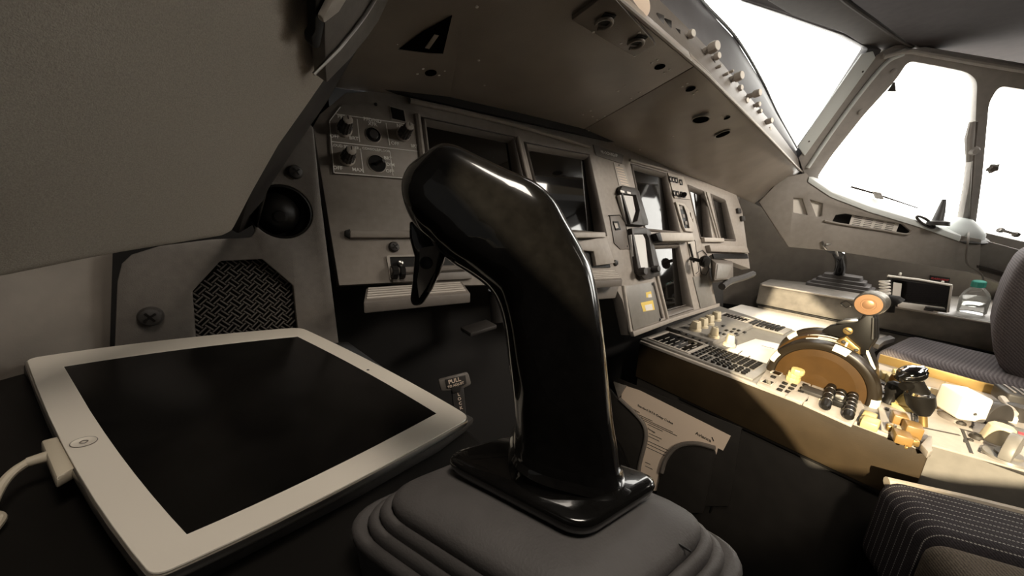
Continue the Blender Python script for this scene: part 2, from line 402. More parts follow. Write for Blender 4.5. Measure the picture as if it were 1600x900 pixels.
# header lining and ceiling
mb = MB(); mb.prism([at_z(u, v, .57) for u, v in ((1130, -40), (1236, 24), (1318, 52), (1362, 80), (1432, 80), (1418, 68), (1330, 4), (1270, -60), (1120, -120))], V(0, 0, .03)); struct(mb, 'ceiling_header', 'header', bevel=.004)
mb = MB(); mb.tube(spline([at_z(u, v, .566) for u, v in ((1300, -20), (1325, 4), (1370, 36), (1410, 64), (1436, 76))]), .006); struct(mb, 'trim_8', 'header')
mb = MB(); mb.prism([at_z(u, v, .56) for u, v in ((1280, -60), (1330, 2), (1420, 68), (1440, 76), (1560, 96), (1700, 118), (1900, 120), (2400, -300), (1300, -260))], V(0, 0, .05)); struct(mb, 'ceiling', 'ceil', bevel=.003)
mb = MB(); mb.abox(.7, 1.72, -1.6, .56, .75, .8); mb.abox(1.6, 2.7, -1.6, -.62, .60, .65); struct(mb, 'ceiling_upper', 'void', smooth=False)
mb = MB(); mb.frame([V(2.35, y, z) for y, z in ((-1.6, -1.1), (-.6, -1.1), (-.6, 1.1), (-1.6, 1.1))], [[V(2.35, y, z) for y, z in ((-1.26, .18), (-.80, .18), (-.86, .60), (-1.20, .60))]], V(.04, 0, 0)); struct(mb, 'wall_right_rear', 'void', smooth=False)  # hole added for a bright reflection on the second display
mb = MB(); mb.prism([V(2.37, y, z) for y, z in ((-1.28, .16), (-.78, .16), (-.78, .62), (-1.28, .62))], V(.004, 0, 0)); struct(mb, 'reflection_pane', 'glass', smooth=False)  # glass of that added opening
mb = MB(); mb.abox(2.30, 2.9, -.62, -.60, -1.1, 1.1); mb.abox(2.85, 2.9, -.62, 1.6, -1.1, -.15); struct(mb, 'wall_right_outer', 'void', smooth=False)

# ---- side wall below the windows, with its pocket
RN = Vector((-.82, -.57, .0)).normalized()
RL = Pl(ray(1500, 366)*1.27, RN, (.57, -.82, 0))
face = [(1186, 316), (1222, 278), (1260, 270), (1276, 290), (1360, 322), (1440, 346), (1500, 368), (1534, 374), (1530, 428), (1440, 414), (1310, 393), (1232, 386)]
pocket = [(1322, 334), (1410, 350), (1424, 362), (1418, 366), (1300, 348), (1306, 336)]
opening1 = [(1240, 309), (1254, 310), (1262, 336), (1240, 332)]
opening2 = [(1266, 312), (1286, 318), (1284, 338), (1276, 339)]
mb = MB(); mb.frame(RL.pts(face), [RL.pts(pocket), RL.pts(opening1), RL.pts(opening2)], RN*-.012); struct(mb, 'wall_right_lining', 'sidewall', bevel=.003)
mb = MB(); mb.prism(RL.pts([(1226, 296), (1300, 300), (1300, 350), (1226, 345)], -.0125), RN*-.004); struct(mb, 'opening_glow', 'paperw', smooth=False)  # white sheet standing in for the light seen through both openings
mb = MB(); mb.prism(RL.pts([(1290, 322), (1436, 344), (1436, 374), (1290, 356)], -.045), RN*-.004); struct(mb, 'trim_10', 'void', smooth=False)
# sill
s0 = [RL.px(u, v, .004) for u, v in ((1264, 276), (1300, 300), (1360, 323), (1440, 347), (1502, 369))]
s1 = [RP.px(u, v, .0) for u, v in ((1270, 276), (1300, 287), (1360, 309), (1440, 338), (1502, 359))]
mb = MB(); mb.loft([[a, b, b-V(0, 0, .02), a-V(0, 0, .02)] for a, b in zip(s0, s1)]); struct(mb, 'trim_11', 'framelight', bevel=.002)
# lining further aft and dark recess below
mb = MB(); mb.prism(RL.pts([(1528, 372), (1600, 392), (1760, 440), (1760, 520), (1600, 456), (1526, 428)], -.02), RN*-.03); struct(mb, 'wall_right_aft', 'sidewall', bevel=.004)
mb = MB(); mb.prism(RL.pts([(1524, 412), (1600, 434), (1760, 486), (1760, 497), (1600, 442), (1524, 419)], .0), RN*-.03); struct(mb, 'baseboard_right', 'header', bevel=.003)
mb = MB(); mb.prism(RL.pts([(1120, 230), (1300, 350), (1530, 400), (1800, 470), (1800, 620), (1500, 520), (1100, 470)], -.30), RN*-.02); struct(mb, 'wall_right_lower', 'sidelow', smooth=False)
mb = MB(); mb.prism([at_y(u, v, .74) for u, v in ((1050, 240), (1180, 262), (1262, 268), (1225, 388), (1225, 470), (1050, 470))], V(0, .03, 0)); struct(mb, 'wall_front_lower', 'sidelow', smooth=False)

# ================================================================== GLARESHIELD
GP = Pl((0, .6, .142), (0, -.306, -.952), (1, 0, 0))
L1 = [(470, 128), (540, 140), (640, 152), (700, 159), (800, 181), (906, 206), (985, 237), (1070, 274), (1150, 306), (1186, 322)]
L2 = [(520, -260), (600, -220), (690, -180), (760, -130), (900, -48), (1084, 104), (1120, 138), (1165, 182), (1231, 248), (1258, 276)]
TOP = [PL.px(u, v, -.004) for u, v in L1]
AFT = [GP.px(u, v) for u, v in L2]
def shield_panel(i0, i1, n=14):
    rings = []
    for k in range(i0, i1+1):
        a, b = TOP[k], AFT[k]
        lo = [a.lerp(b, t/n) for t in range(n+1)]
        rings.append(lo+[p+V(0, .012, .025) for p in reversed(lo)])
    return rings
gs = thing('glareshield', 'brown grey glareshield underside overhanging the instrument panel', 'glareshield', (.6, .45, .2))
mb = MB(); mb.loft(shield_panel(0, 5)); mb.build('underside_panel', 'shield', gs, bevel=.0015)
mb = MB(); R = shield_panel(5, 9); R[0] = [p+V(.002, 0, 0) for p in R[0]]; mb.loft(R); mb.build('underside_panel', 'shield', gs, bevel=.0015)
def gpt(u, v, c=0.0):
    """point of the underside along a sight line (nearest of the ruled patches)"""
    d = ray(u, v); best = None
    for k in range(len(TOP)-1):
        for tri in ((TOP[k], TOP[k+1], AFT[k]), (AFT[k], TOP[k+1], AFT[k+1])):
            n = (tri[1]-tri[0]).cross(tri[2]-tri[0]).normalized()
            if abs(n.dot(d)) < 1e-6: continue
            p = d*(tri[0].dot(n)/d.dot(n))
            ins = all(((tri[(j+1) % 3]-tri[j]).cross(p-tri[j])).dot(n) > -1e-7 for j in range(3))
            if ins: best = (p, -n if n.z > 0 else n)
    if best is None: return GP.px(u, v), GP.n.copy()
    return best
def gpl(u, v):
    p, n = gpt(u, v); n = n if n.dot(ray(u, v)) < 0 else -n
    return Pl(p, n, (1, 0, 0))
# openings and lamps of the underside
for (u, v, w) in ((1031, 104, .0075), (1079, 139, .0075), (1136, 184, .006)):
    q = gpl(u, v); MB().lathe(q.to(0, 0, .0004), q.n, [(w*1.1, 0), (w*1.1, .0006), (w*.9, .001), (.0001, .0004)], 24).build('lamp_hole', 'pit', gs)
for (u, v, w) in ((1095, 186, .017), (1129, 209, .017)):
    q = gpl(u, v); mb = MB(); loop = [q.to(w*math.cos(t), w*.9*math.sin(t), .0006) for t in [PI*.06*i for i in range(2, 33)]]
    mb.prism(loop, q.n*.001); mb.build('lamp_hole', 'pit', gs)
    mb = MB(); mb.lathe(q.to(0, 0, .001), q.n, [(w*1.08, 0), (w*1.08, .0012), (w*.98, .0012), (w*.98, 0)], 32); mb.build('lamp_ring', 'shield', gs)
for (u, v) in ((1018, 98), (1027, 93), (1038, 113), (1046, 108), (1066, 135), (1074, 130), (1083, 147), (1089, 142), (966, 142), (977, 134), (986, 153), (999, 144), (1126, 182),
               (923, 173), (911, 179), (933, 187), (945, 181), (926, 182), (745, 10), (748, 94), (757, 133), (652, 115), (661, 107), (686, 117), (695, 110), (621, 68), (622, 74), (691, 80), (695, 77), (920, 204), (1000, 234), (1052, 213)):
    q = gpl(u, v); r = .0022
    MB().lathe(q.to(0, 0, .0003), q.n, [(r, 0), (r*.9, .0006), (r*.4, .001), (.0001, .001)], 12).build('rivet', 'legend', gs)  # white colour stands in for the glint on these steel rivets
# triangular access opening on the dark part, and oval slot beneath it
q = gpl(668, 60)
mb = MB(); mb.prism([gpl(*p).to(0, 0, .0012) for p in ((624, 74), (660, 48), (706, 22), (692, 81), (668, 80))], q.n*.001); mb.build('access_opening', 'pit', gs)
mb = MB(); mb.tube([gpl(*p).to(0, 0, .002) for p in ((622, 75), (668, 81), (692, 82))], .0007); mb.build('opening_edge', 'shield', gs)
q = gpl(674, 62); MB().pbox(q, 0, 0, .006, .03, .003).build('hinge_tab', 'shield', gs)
q = gpl(673, 113); MB().lathe(q.to(0, 0, .0006), q.n, [(.009, 0), (.009, .0008), (.0001, .0004)], 20).build('lamp_hole', 'pit', gs)
# raised lamp plate near the edge
pq = gpl(960, 40); quad = [gpl(*p) for p in ((893, 24), (926, 0), (950, -22), (1022, 60), (1024, 66), (992, 82), (986, 80))]
mb = MB(); mb.prism([g.to(0, 0, .0005) for g in quad], pq.n*.005); pl_ = mb.build('lamp_plate', 'shield', gs, bevel=.001)
for (u, v) in ((944, 25), (994, 58)):
    q = gpl(u, v); mb = MB(); mb.pbox(q, -.002, .004, .016, .02, .0012, .006, .3)
    subpart(mb, 'lamp_slot', 'black', pl_, smooth=False)
    arc = [q.to(.010*math.cos(t), .0105*math.sin(t)-.001, .0085) for t in [PI*(.02*i) for i in range(-22, 60, 3)]]
    subpart(MB().tube(arc, .0022, 8), 'lamp_hood', 'shield', pl_)
for (u, v) in ((927, 43), (999, 44), (992, 81), (970, 61)):
    q = gpl(u, v); subpart(MB().lathe(q.to(0, 0, .005), q.n, [(.0022, 0), (.002, .001), (.0001, .0012)], 12), 'rivet', 'steel', pl_)
# padded hood above the control unit
FE = [(820, -150), (960, -70), (1090, 58), (1130, 100), (1170, 150), (1208, 194), (1246, 246), (1264, 276)]
HO = [(960, -170), (1040, -70), (1098, 6), (1150, 62), (1190, 128), (1214, 178), (1248, 238), (1266, 274)]
fe = []; lo = []
for k, (u, v) in enumerate(FE):
    d = ray(u, v); y = .30+.16*max(0, min(1, (u-958)/273)); fe.append(d*((y+.028)/d.y))
hood = [ray(u, v)*((p.y+.06)/ray(u, v).y) for (u, v), p in zip(HO, fe)]
mb = MB(); mb.loft([[a, a.lerp(b, .5)+V(0, -.004, .004), b, b+V(0, .03, .0), a+V(0, .07, -.01)] for a, b in zip(fe, hood)]); hd = mb.build('padded_hood', 'hood', gs, bevel=.002)
subpart(MB().tube(spline([p+V(0, -.002, .001) for p in hood]), .0035), 'hood_piping', 'dark', hd)

# ---- flight control unit set into the glareshield edge
fcu = thing('flight_control_unit', 'narrow grey control unit with knobs along the glareshield edge', 'control panel', (.9, .36, .25))
af = [GP.px(u, v)+V(0, -.002, 0) for u, v in ((800, -115), (900, -48), (1084, 104), (1120, 138), (1165, 182), (1207, 224), (1244, 262), (1260, 276))]
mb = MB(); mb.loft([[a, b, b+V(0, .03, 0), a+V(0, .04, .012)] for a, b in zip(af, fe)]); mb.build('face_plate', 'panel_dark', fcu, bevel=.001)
mb = MB(); mb.tube(spline([p+V(0, -.003, 0) for p in af]), .003, 8); mb.build('edge_strip', 'plate', fcu)
FN = Vector((-.15, -.97, .12)).normalized()
def fpl(u, v):
    d = ray(u, v); y = .30+.16*max(0, min(1, (u-958)/273)); return Pl(d*((y+.010)/d.y), FN, (1, 0, 0))
for (u, v, r, h) in ((1097, 83, .0085, .03), (1138, 126, .0085, .03), (1168, 151, .008, .03), (1188, 193, .007, .03), (1180, 176, .005, .016), (1150, 140, .006, .014), (1112, 92, .006, .016), (1158, 160, .006, .016), (1176, 166, .006, .018), (1196, 203, .005, .014), (1072, 58, .006, .014)):
    q = fpl(u, v)
    k = MB().lathe(q.p, FN, [(r*.8, 0), (r*.75, h*.45), (r*1.15, h*.55), (r*1.15, h*.9), (r, h), (.0001, h)], 24, .03, 10).build('knob', 'plate', fcu)
    subpart(MB().lathe(q.p+FN*h*.95, FN, [(r*1.0, 0), (r*.95, h*.08), (.0001, h*.1)], 24), 'cap', 'paperw', k)
for (u, v) in ((1108, 111), (1120, 122), (1128, 118)):
    q = fpl(u, v); t = MB().lathe(q.p, FN, [(.004, 0), (.004, .003), (.0022, .004), (.0028, .018), (.0035, .022), (.002, .025), (.0001, .0255)], 16).build('toggle_lever', 'plate', fcu)
for i, (u, v) in enumerate(((1030, 30), (1042, 38), (1056, 52), (1062, 66), (1072, 72), (1112, 98), (1128, 128), (1148, 152), (1158, 164), (1172, 182), (1192, 206), (1140, 136))):
    q = fpl(u, v); MB().pbox(q, 0, 0, .016, .012, .004, -.001).build('button', 'black' if i % 3 else 'dark', fcu, bevel=.0012)
q = fpl(1000, 8); MB().lathe(q.p, FN, [(.016, 0), (.016, .003), (.012, .004), (.0001, .004)], 28).build('round_placard', 'paper', fcu)

# ================================================================== INSTRUMENT PANEL
ip = thing('instrument_panel', 'grey main instrument panel holding the row of square displays', 'instrument panel', (.7, .56, -.1))
PO = [(489, 198), (500, 178), (540, 145), (600, 141), (640, 144), (700, 155), (800, 178), (920, 208), (985, 234), (1070, 270), (1110, 284), (1150, 303), (1160, 330), (1172, 420), (1112, 398), (1104, 402), (1120, 478),
      (985, 524), (973, 470), (955, 436), (905, 418), (890, 440), (735, 446), (606, 442), (530, 446)]
DU = {'a': [(657, 181), (804, 213), (836, 352), (676, 346)], 'b': [(818, 221), (921, 241), (949, 369), (852, 361)], 'c': [(985, 255), (1041, 271), (1064, 366), (1007, 361)],
      'd': [(1018, 382), (1061, 381), (1084, 484), (1042, 498)], 'e': [(1074, 288), (1101, 299), (1113, 376), (1094, 373)], 'f': [(1110, 302), (1133, 312), (1150, 377), (1126, 376)]}
mb = MB(); mb.frame(PL.pts(PO), [PL.pts(h) for h in DU.values()], PL.n*-.03); mb.build('panel_frame', 'panel', ip, bevel=.0012)
# raised rim along the top edge
mb = MB(); top = [(640, 158), (700, 170), (805, 195), (921, 229)]
mb.tube([PL.px(u, v, .004) for u, v in top], .005, 8); mb.build('top_rim', 'panel', ip)
MB().tube([PL.px(984, 250, .003), PL.px(1042, 266, .003)], .004, 8).build('top_rim', 'plate', ip)
# the display units
def display(key, label, cat='display', screen='screen', inset=.016, bz='panel_dark', rimw=.10, tilt=0):
    pts = PL.pts(DU[key]); c = sum(pts, Vector())/4
    t = thing('display_unit', label, cat, c+PL.n*-.03, 'display units')
    o = [p.lerp(c, .015) for p in pts]; i1 = [p.lerp(c, rimw)-PL.n*.004 for p in pts]; i2 = [p.lerp(c, rimw+.03)-PL.n*inset for p in pts]
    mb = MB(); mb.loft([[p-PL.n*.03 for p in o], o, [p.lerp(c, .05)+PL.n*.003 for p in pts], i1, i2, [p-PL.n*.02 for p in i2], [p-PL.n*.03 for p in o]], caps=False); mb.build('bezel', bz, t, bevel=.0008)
    cm = sum(i2, Vector())/4; dn = (V(0, -.925, .38)-PL.n)
    mb = MB(); mb.prism([cm+(p-cm)*1.05-PL.n*(.003-(p-cm).dot(PL.ey)*.09) for p in i2], PL.n*-.01); s = mb.build('screen', screen, t, smooth=False)
    return t, i2
display('a', 'large dark square display farthest left, behind the side stick head')
display('b', 'square display just right of the side stick head, reflecting a bright patch')
display('c', 'upper middle square display above the bright lip, white reflection at its bottom')
td, di = display('d', 'lower middle square display between the plate with yellow tape and the gear lever')
display('e', 'narrow looking dark display right beside the gear and autobrake buttons')
display('f', 'rightmost dark display at the far end of the panel')
# vertical ribs beside the far displays
for a in ((1100, 299, 1122, 376), (1104, 300, 1126, 377)):
    MB().tube([PL.px(a[0], a[1], .004), PL.px(a[2], a[3], .004)], .003, 8).build('divider_rib', 'plate', ip)
MB().tube([PL.px(809, 214, .003), PL.px(842, 356, .003)], .004, 8).build('divider_rib', 'plate', ip)
MB().tube([PL.px(651, 180, .003), PL.px(672, 350, .003)], .0065, 8).build('divider_rib', 'panel', ip)
# ledges below the displays
for pts, d in (([(884, 365), (937, 365), (938, 373), (886, 374)], .018), ([(1095, 372), (1126, 373), (1127, 379), (1096, 379)], .012)):
    mb = MB(); mb.prism(PL.pts(pts), PL.n*d); mb.build('ledge', 'plate', ip, bevel=.002)
mb = MB(); mb.prism(PL.pts([(1016, 366), (1068, 367), (1071, 379), (1020, 380)]), PL.n*.03); lg = mb.build('lower_ledge', 'plate', ip, bevel=.003)
subpart(MB().prism(PL.pts([(1010, 368), (1017, 366), (1021, 381), (1014, 379)], .002), PL.n*.03), 'end_cap', 'black', lg, bevel=.002)
# captain lower panels
mb = MB(); mb.prism(PL.pts([(545, 361), (850, 362), (850, 372), (545, 373)], .001), PL.n*.008); mb.build('grab_bar', 'panel', ip, bevel=.003)
mb = MB(); mb.prism(PL.pts([(538, 361), (546, 359), (546, 374), (538, 369)], .001), PL.n*.006); mb.build('bar_end', 'black', ip, bevel=.001)
mb = MB(); mb.prism(PL.pts([(897, 379), (941, 371), (955, 412), (926, 416), (922, 394), (899, 392)], .001), PL.n*.012); mb.build('lower_plate', 'panel', ip, bevel=.0015)
mb = MB(); mb.prism(PL.pts([(899, 393), (921, 395), (925, 416), (952, 413), (953, 418), (902, 419)], .0006), PL.n*.002); mb.build('notch', 'black', ip, smooth=False)
for (u, v, r) in ((615, 386, .0085), (913, 382, .008), (961, 411, .008)):
    a, b = PL.ab(u, v); screw(PL, a, b, r, ip, 'dark').matrix_world
# slot with its latch rod
mb = MB(); mb.prism(PL.pts([(604, 401), (735, 398), (735, 436), (610, 437)], .0005), PL.n*.001); mb.build('latch_slot', 'black', ip, smooth=False)
mb = MB(); mb.prism(PL.pts([(603, 401), (607, 399), (735, 396), (735, 399), (608, 402), (612, 437), (609, 437)], .001), PL.n*.003); mb.build('slot_lip', 'plate', ip)
mb = MB()
mb.tube([PL.px(610, 424, .008), PL.px(740, 418, .008)], .006); mb.build('latch_rod', 'panel_dark', ip)
mb = MB(); mb.tube([PL.px(612, 425, .010), PL.px(620, 425, .010)], .011); mb.tube([PL.px(624, 425, .010), PL.px(631, 425, .010)], .011); mb.build('rod_collar', 'black', ip)
MB().lathe(PL.px(625, 411, .006), PL.n, [(.004, 0), (.004, .004), (.0001, .006)], 16).build('rod_pin', 'steel', ip)
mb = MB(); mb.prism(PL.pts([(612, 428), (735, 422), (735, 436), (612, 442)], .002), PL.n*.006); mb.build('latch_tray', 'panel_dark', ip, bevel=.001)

# ---- captain lighting and loudspeaker control panel
lp = thing('lighting_control_panel', 'grey panel with three round knobs and white lettering at the panel\'s outer end', 'control panel', PL.px(580, 250))
PO2 = [(513, 190), (533, 166), (592, 162), (652, 176), (662, 230), (668, 284), (523, 272), (515, 240)]
mb = MB(); mb.prism(PL.pts(PO2), PL.n*.004); mb.build('face_plate', 'panel', lp, bevel=.001)
for (u, v, lean) in ((536, 205, (.2, .12)), (628, 213, (.15, .1)), (541, 250, (.2, .12))):
    a, b = PL.ab(u, v); q = Pl(PL.to(0, 0, .004), PL.n, PL.ex); knob(q, a, b, .0098, .033, lp, 'dark', 'plate', lean=(0, 0))
for (u, v, r) in ((583, 211, .0105), (589, 256, .0125)):
    o = PL.px(u, v, .004)
    k = MB().lathe(o, PL.n, [(r*1.12, 0), (r*1.12, .001), (r, .0015), (r*.96, .001), (.0001, .0006)], 32).build('switch_well', 'black', lp)
    subpart(MB().lathe(o, PL.n, [(r*1.16, 0), (r*1.16, .0012), (r*1.09, .0014), (r*1.09, 0)], 32), 'ring', 'plate', k)
    if v > 240:
        subpart(MB().tube([o+PL.n*.001, o+PL.n*.012+PL.ex*.004, o+PL.n*.016+PL.ex*.006], [.003, .0025, .003]), 'toggle_lever', 'dark', k)
    else:
        subpart(MB().lathe(o, PL.n, [(r*.7, 0), (r*.7, .003), (r*.6, .004), (.0001, .004)], 28), 'push_button', 'dark', k)
mb = MB(); mb.prism(PL.pts([(608, 166), (632, 172), (635, 192), (611, 187)], .004), PL.n*.002); fl = mb.build('warning_light', 'plate', lp)
subpart(MB().prism(PL.pts([(610, 168), (630, 173.5), (633, 190), (613, 185.5)], .0055), PL.n*.002), 'lens', 'black', fl)
a, b = PL.ab(586, 165); screw(Pl(PL.to(0, 0, .004), PL.n, PL.ex), a, b, .0025, lp, 'dark')
mb = MB()
def pline(mbx, pl, p, q, w=.0006, c=.0045):
    A, B = pl.px(*p, c), pl.px(*q, c); d = (B-A); w_ = pl.n.cross(d).normalized()*w
    mbx.box((A+B)/2, d/2, w_, pl.n*.0002)
for p, q in (((515, 189), (532, 167)), ((525, 178), (652, 196)), ((515, 190), (522, 270)), ((558, 186), (562, 222)), ((603, 192), (609, 227)), ((517, 221), (657, 237)), ((563, 232), (568, 270)), ((609, 236), (614, 274)), ((523, 270), (640, 279))):
    pline(mb, PL, p, q)
for (t, u, v, s) in (('PFD', 534, 185, .0078), ('PFD/ND', 581, 190, .0078), ('XFR', 581, 196, .0078), ('ND', 624, 199, .0078), ('OFF', 522, 215, .0075), ('BRT', 552, 218, .0075), ('OFF', 616, 226, .0075), ('BRT', 646, 230, .0075),
                     ('LOUD SPEAKER', 539, 231, .0056), ('CONSOLE/FLOOR', 587, 236, .0053), ('OFF', 527, 264, .0075), ('MAX', 558, 267, .0075), ('BRT', 605, 249, .0075), ('DIM', 609, 259, .0075), ('OFF', 608, 269, .0075)):
    a, b = PL.ab(u, v); mb.text(t, PL, a, b, s, .0044)
mb.build('lettering', 'legend', lp, smooth=False)

# ---- centre: registration plaque, data card, stand-by instruments, small panel
rp = thing('registration_plaque', 'small plaque of raised white characters at the top of the centre panel', 'plaque', PL.px(950, 240))
MB().prism(PL.pts([(926, 226), (974, 243), (971, 256), (931, 243)], .0005), PL.n*.0015).build('plate', 'panel_dark', rp)
a, b = PL.ab(951, 241); MB().text('PR-OCN EQ-SP', PL, a, b, .0105, .0024, rot=-.03).build('lettering', 'legend', rp, smooth=False)
dc = thing('data_card', 'pale data card below the plaque on the centre panel', 'card', PL.px(970, 272))
MB().prism(PL.pts([(958, 254), (975, 258), (985, 294), (967, 290)], .0003), PL.n*.001).build('card', 'plate', dc)
mb = MB()
for i in range(7):
    pline(mb, PL, (962+i*1.4, 261+i*4.2), (974+i*1.4, 264+i*4.2), .0007, .0014)
mb.build('lettering', 'paper', dc, smooth=False)
mb = MB(); mb.lathe(PL.px(967, 258, .0014), PL.n, [(.002, 0), (.002, .0006), (.0001, .0006)], 12); mb.build('rivet', 'ink', dc)
SB = Pl(PL.p, (0, -.93, .36), (1, 0, 0))
def standby(outline, glass, label, knobs, nm, lights=()):
    c = PL.px(*outline[0]); t = thing(nm, label, 'instrument', PL.px(outline[0][0], outline[0][1]))
    mb = MB(); mb.frame(PL.pts(outline, .001), [PL.pts(glass, .001)], PL.n*.014); mb.build('bezel', 'dark', t, bevel=.0015)
    gp0 = PL.pts(glass, .009); gc0 = sum(gp0, Vector())/len(gp0)
    mb = MB(); mb.prism([p+PL.n*(p-gc0).dot(PL.ey)*.08 for p in gp0], PL.n*-.01); mb.build('glass', 'glare_glass', t, smooth=False)
    for (u, v, r) in knobs:
        MB().lathe(PL.px(u, v, .014), PL.n, [(r, 0), (r*1.05, .006), (r, .016), (r*.8, .019), (.0001, .019)], 24, .05, 10).build('knob', 'dark', t)
    for (u, v) in lights:
        MB().prism(PL.pts([(u-3, v-2), (u+3, v-.5), (u+3.5, v+2.5), (u-2.5, v+1.5)], .0152), PL.n*.001).build('push_button', 'legend', t)
    return t
M['glare_glass'] = mat('instrument glass with painted glare', (.85, .85, .83, 1), .12, spec=1, coat=1)  # white base colour stands in for window glare on the glass
standby([(963, 298), (966, 292), (986, 296), (992, 301), (1006, 347), (1006, 353), (999, 354), (978, 352)], [(967, 305), (987, 307), (993, 330), (989, 347), (981, 350)],
        'upper stand-by instrument with painted white glare in the centre panel', (), 'standby_instrument', ((972, 299), (982, 301)))
standby([(980, 358), (1003, 357), (1010, 363), (1025, 422), (1023, 432), (1000, 437), (991, 427)], [(984, 367), (1003, 367), (1007, 374), (1015, 418), (995, 420)],
        'lower stand-by instrument with painted white glare and two dark knobs at its foot', ((999, 425, .0105), (1020, 421, .0095)), 'standby_instrument')
ss = thing('switch_unit', 'small recessed panel with a square switch left of the stand-by instruments', 'control panel', PL.px(965, 365))
MB().prism(PL.pts([(952, 337), (968, 337), (973, 345), (976, 348), (984, 389), (969, 390), (962, 383), (959, 380)], .0005), PL.n*.002).build('plate', 'panel_dark', ss, bevel=.0008)
mb = MB(); pe = [(951, 337), (968, 336), (974, 345), (977, 348), (984, 390)]
mb.tube([PL.px(u, v, .002) for u, v in pe], .0014, 6); mb.build('plate_edge', 'black', ss)
sw_ = MB().prism(PL.pts([(957, 346), (965, 346), (969, 359), (961, 360)], .002), PL.n*.003).build('switch', 'black', ss, bevel=.0006)
subpart(MB().prism(PL.pts([(959, 349), (964, 349), (966, 356), (962, 357)], .005), PL.n*.001), 'switch_face', 'plate', sw_)
a, b = PL.ab(979, 385); screw(PL, a, b, .0035, ss, 'dark')
# plate with yellow tape
bp_ = thing('blanking_plate', 'grey blanking plate with two pieces of yellow tape', 'plate', PL.px(1000, 480))
mb = MB(); mb.prism(PL.pts([(976, 447), (1018, 441), (1027, 470), (1031, 500), (989, 516)], .0006), PL.n*.002); mb.build('plate', 'ped', bp_, bevel=.0006)
for pts in ([(1009, 457), (1017, 455), (1019, 464), (1010, 465)], [(1001, 473), (1020, 469), (1023, 484), (1005, 487)]):
    tp = MB().prism(PL.pts(pts, .0027), PL.n*.0003).build('yellow_tape', 'yel_tape', bp_)
    c = [sum(p[0] for p in pts)/4, sum(p[1] for p in pts)/4]
    subpart(MB().prism(PL.pts([((p[0]-c[0])*.6+c[0]+1.5, (p[1]-c[1])*.6+c[1]+2) for p in pts], .0031), PL.n*.0003), 'tape_label', 'paperw', tp)
for (u, v) in ((1018, 444), (1030, 499)):
    a, b = PL.ab(u, v); screw(PL, a, b, .005, bp_, 'dark')
mb = MB(); mb.tube([PL.px(1021, 441, .003), PL.px(1035, 497, .003)], .004, 8); mb.build('edge_channel', 'panel_dark', bp_)
# lower lip of the centre panel
mb = MB(); mb.prism(PL.pts([(985, 526), (1048, 502), (1119, 479), (1119, 474), (1048, 496), (983, 518)], .001), PL.n*.012); mb.build('bottom_lip', 'panel', ip, bevel=.0015)
MB().tube([PL.px(974, 446, .002), PL.px(985, 518, .002)], .005, 8).build('divider_rib', 'plate', ip)
MB().tube([PL.px(1026, 430, .002), PL.px(1043, 498, .002)], .005, 8).build('divider_rib', 'plate', ip)
# lines shown on the lower display
mb = MB()
for p, q in (((1062, 386), (1078, 478)), ((1026, 402), (1040, 384)), ((1044, 484), (1076, 475))): pline(mb, PL, p, q, .0008, -.0165)
mb.build('screen_line', 'panel_dark', td, smooth=False)

# ---- gear and autobrake buttons, clock, gear lever
gp = thing('gear_button_panel', 'grey strip with two rows of small dark buttons between the displays', 'control panel', PL.px(1055, 290))
MB().prism(PL.pts([(1042, 270), (1067, 277), (1078, 312), (1053, 310)], .0005), PL.n*.003).build('plate', 'plate', gp, bevel=.0008)
for (u, v) in ((1047, 280), (1051.5, 281), (1056, 282), (1063, 285), (1053, 302), (1058, 303), (1064, 304), (1067, 305)):
    mb = MB(); mb.prism(PL.pts([(u-2, v-4.5), (u+1.6, v-4), (u+3, v+4.5), (u-.6, v+4.2)], .0035), PL.n*.003); k = mb.build('button', 'black', gp, bevel=.0006)
    subpart(MB().prism(PL.pts([(u-.6, v-2), (u+.9, v-1.8), (u+1.6, v+2), (u+.2, v+1.8)], .0066), PL.n*.0005), 'legend_window', 'plate', k)
knobb = MB().tube([PL.px(1069, 304, .004), PL.px(1069, 304, .02)], [.006, .008]).build('selector', 'black', gp)
ck = thing('clock', 'small dark clock in an angular grey surround above the gear lever', 'clock', PL.px(1066, 340))
mb = MB(); mb.frame(PL.pts([(1053, 316), (1067, 319), (1074, 330), (1076, 338), (1082, 352), (1081, 363), (1069, 362), (1065, 355)], .001), [PL.pts([(1058, 320), (1066, 323), (1071, 337), (1075, 357), (1067, 357)], .001)], PL.n*.006); mb.build('surround', 'plate', ck, bevel=.001)
mb = MB(); mb.prism(PL.pts([(1058, 320), (1066, 323), (1071, 337), (1075, 357), (1067, 357)], .001), PL.n*.002); mb.build('face', 'black', ck)
for (u, v) in ((1062, 325), (1066, 338), (1070, 349)):
    a, b = PL.ab(u, v); MB().pbox(PL, a, b, .016, .012, .002, .003).build('readout', 'panel_dark', ck, bevel=.0008)
for (u, v) in ((1079, 337), (1082, 347)):
    a, b = PL.ab(u, v); MB().pbox(PL, a, b, .01, .02, .004, .001).build('push_button', 'plate', ck, bevel=.001)
gl = thing('gear_lever', 'landing gear lever with a round black knob in its grey plate', 'lever', PL.px(1090, 405))
mb = MB(); mb.prism(PL.pts([(1071, 366), (1078, 366), (1085, 376), (1092, 425), (1084, 432), (1077, 396)], .0008), PL.n*.003); mb.build('gear_plate', 'plate', gl, bevel=.0008)
mb = MB(); mb.tube([PL.px(u, v, .004) for u, v in ((1072, 366), (1079, 366), (1086, 377), (1092, 424), (1087, 428))], .0012, 6); mb.build('plate_edge', 'black', gl)
mb = MB(); mb.tube([PL.px(1077, 381, .005), PL.px(1084, 410, .005)], .004, 8); mb.build('slot', 'black', gl)
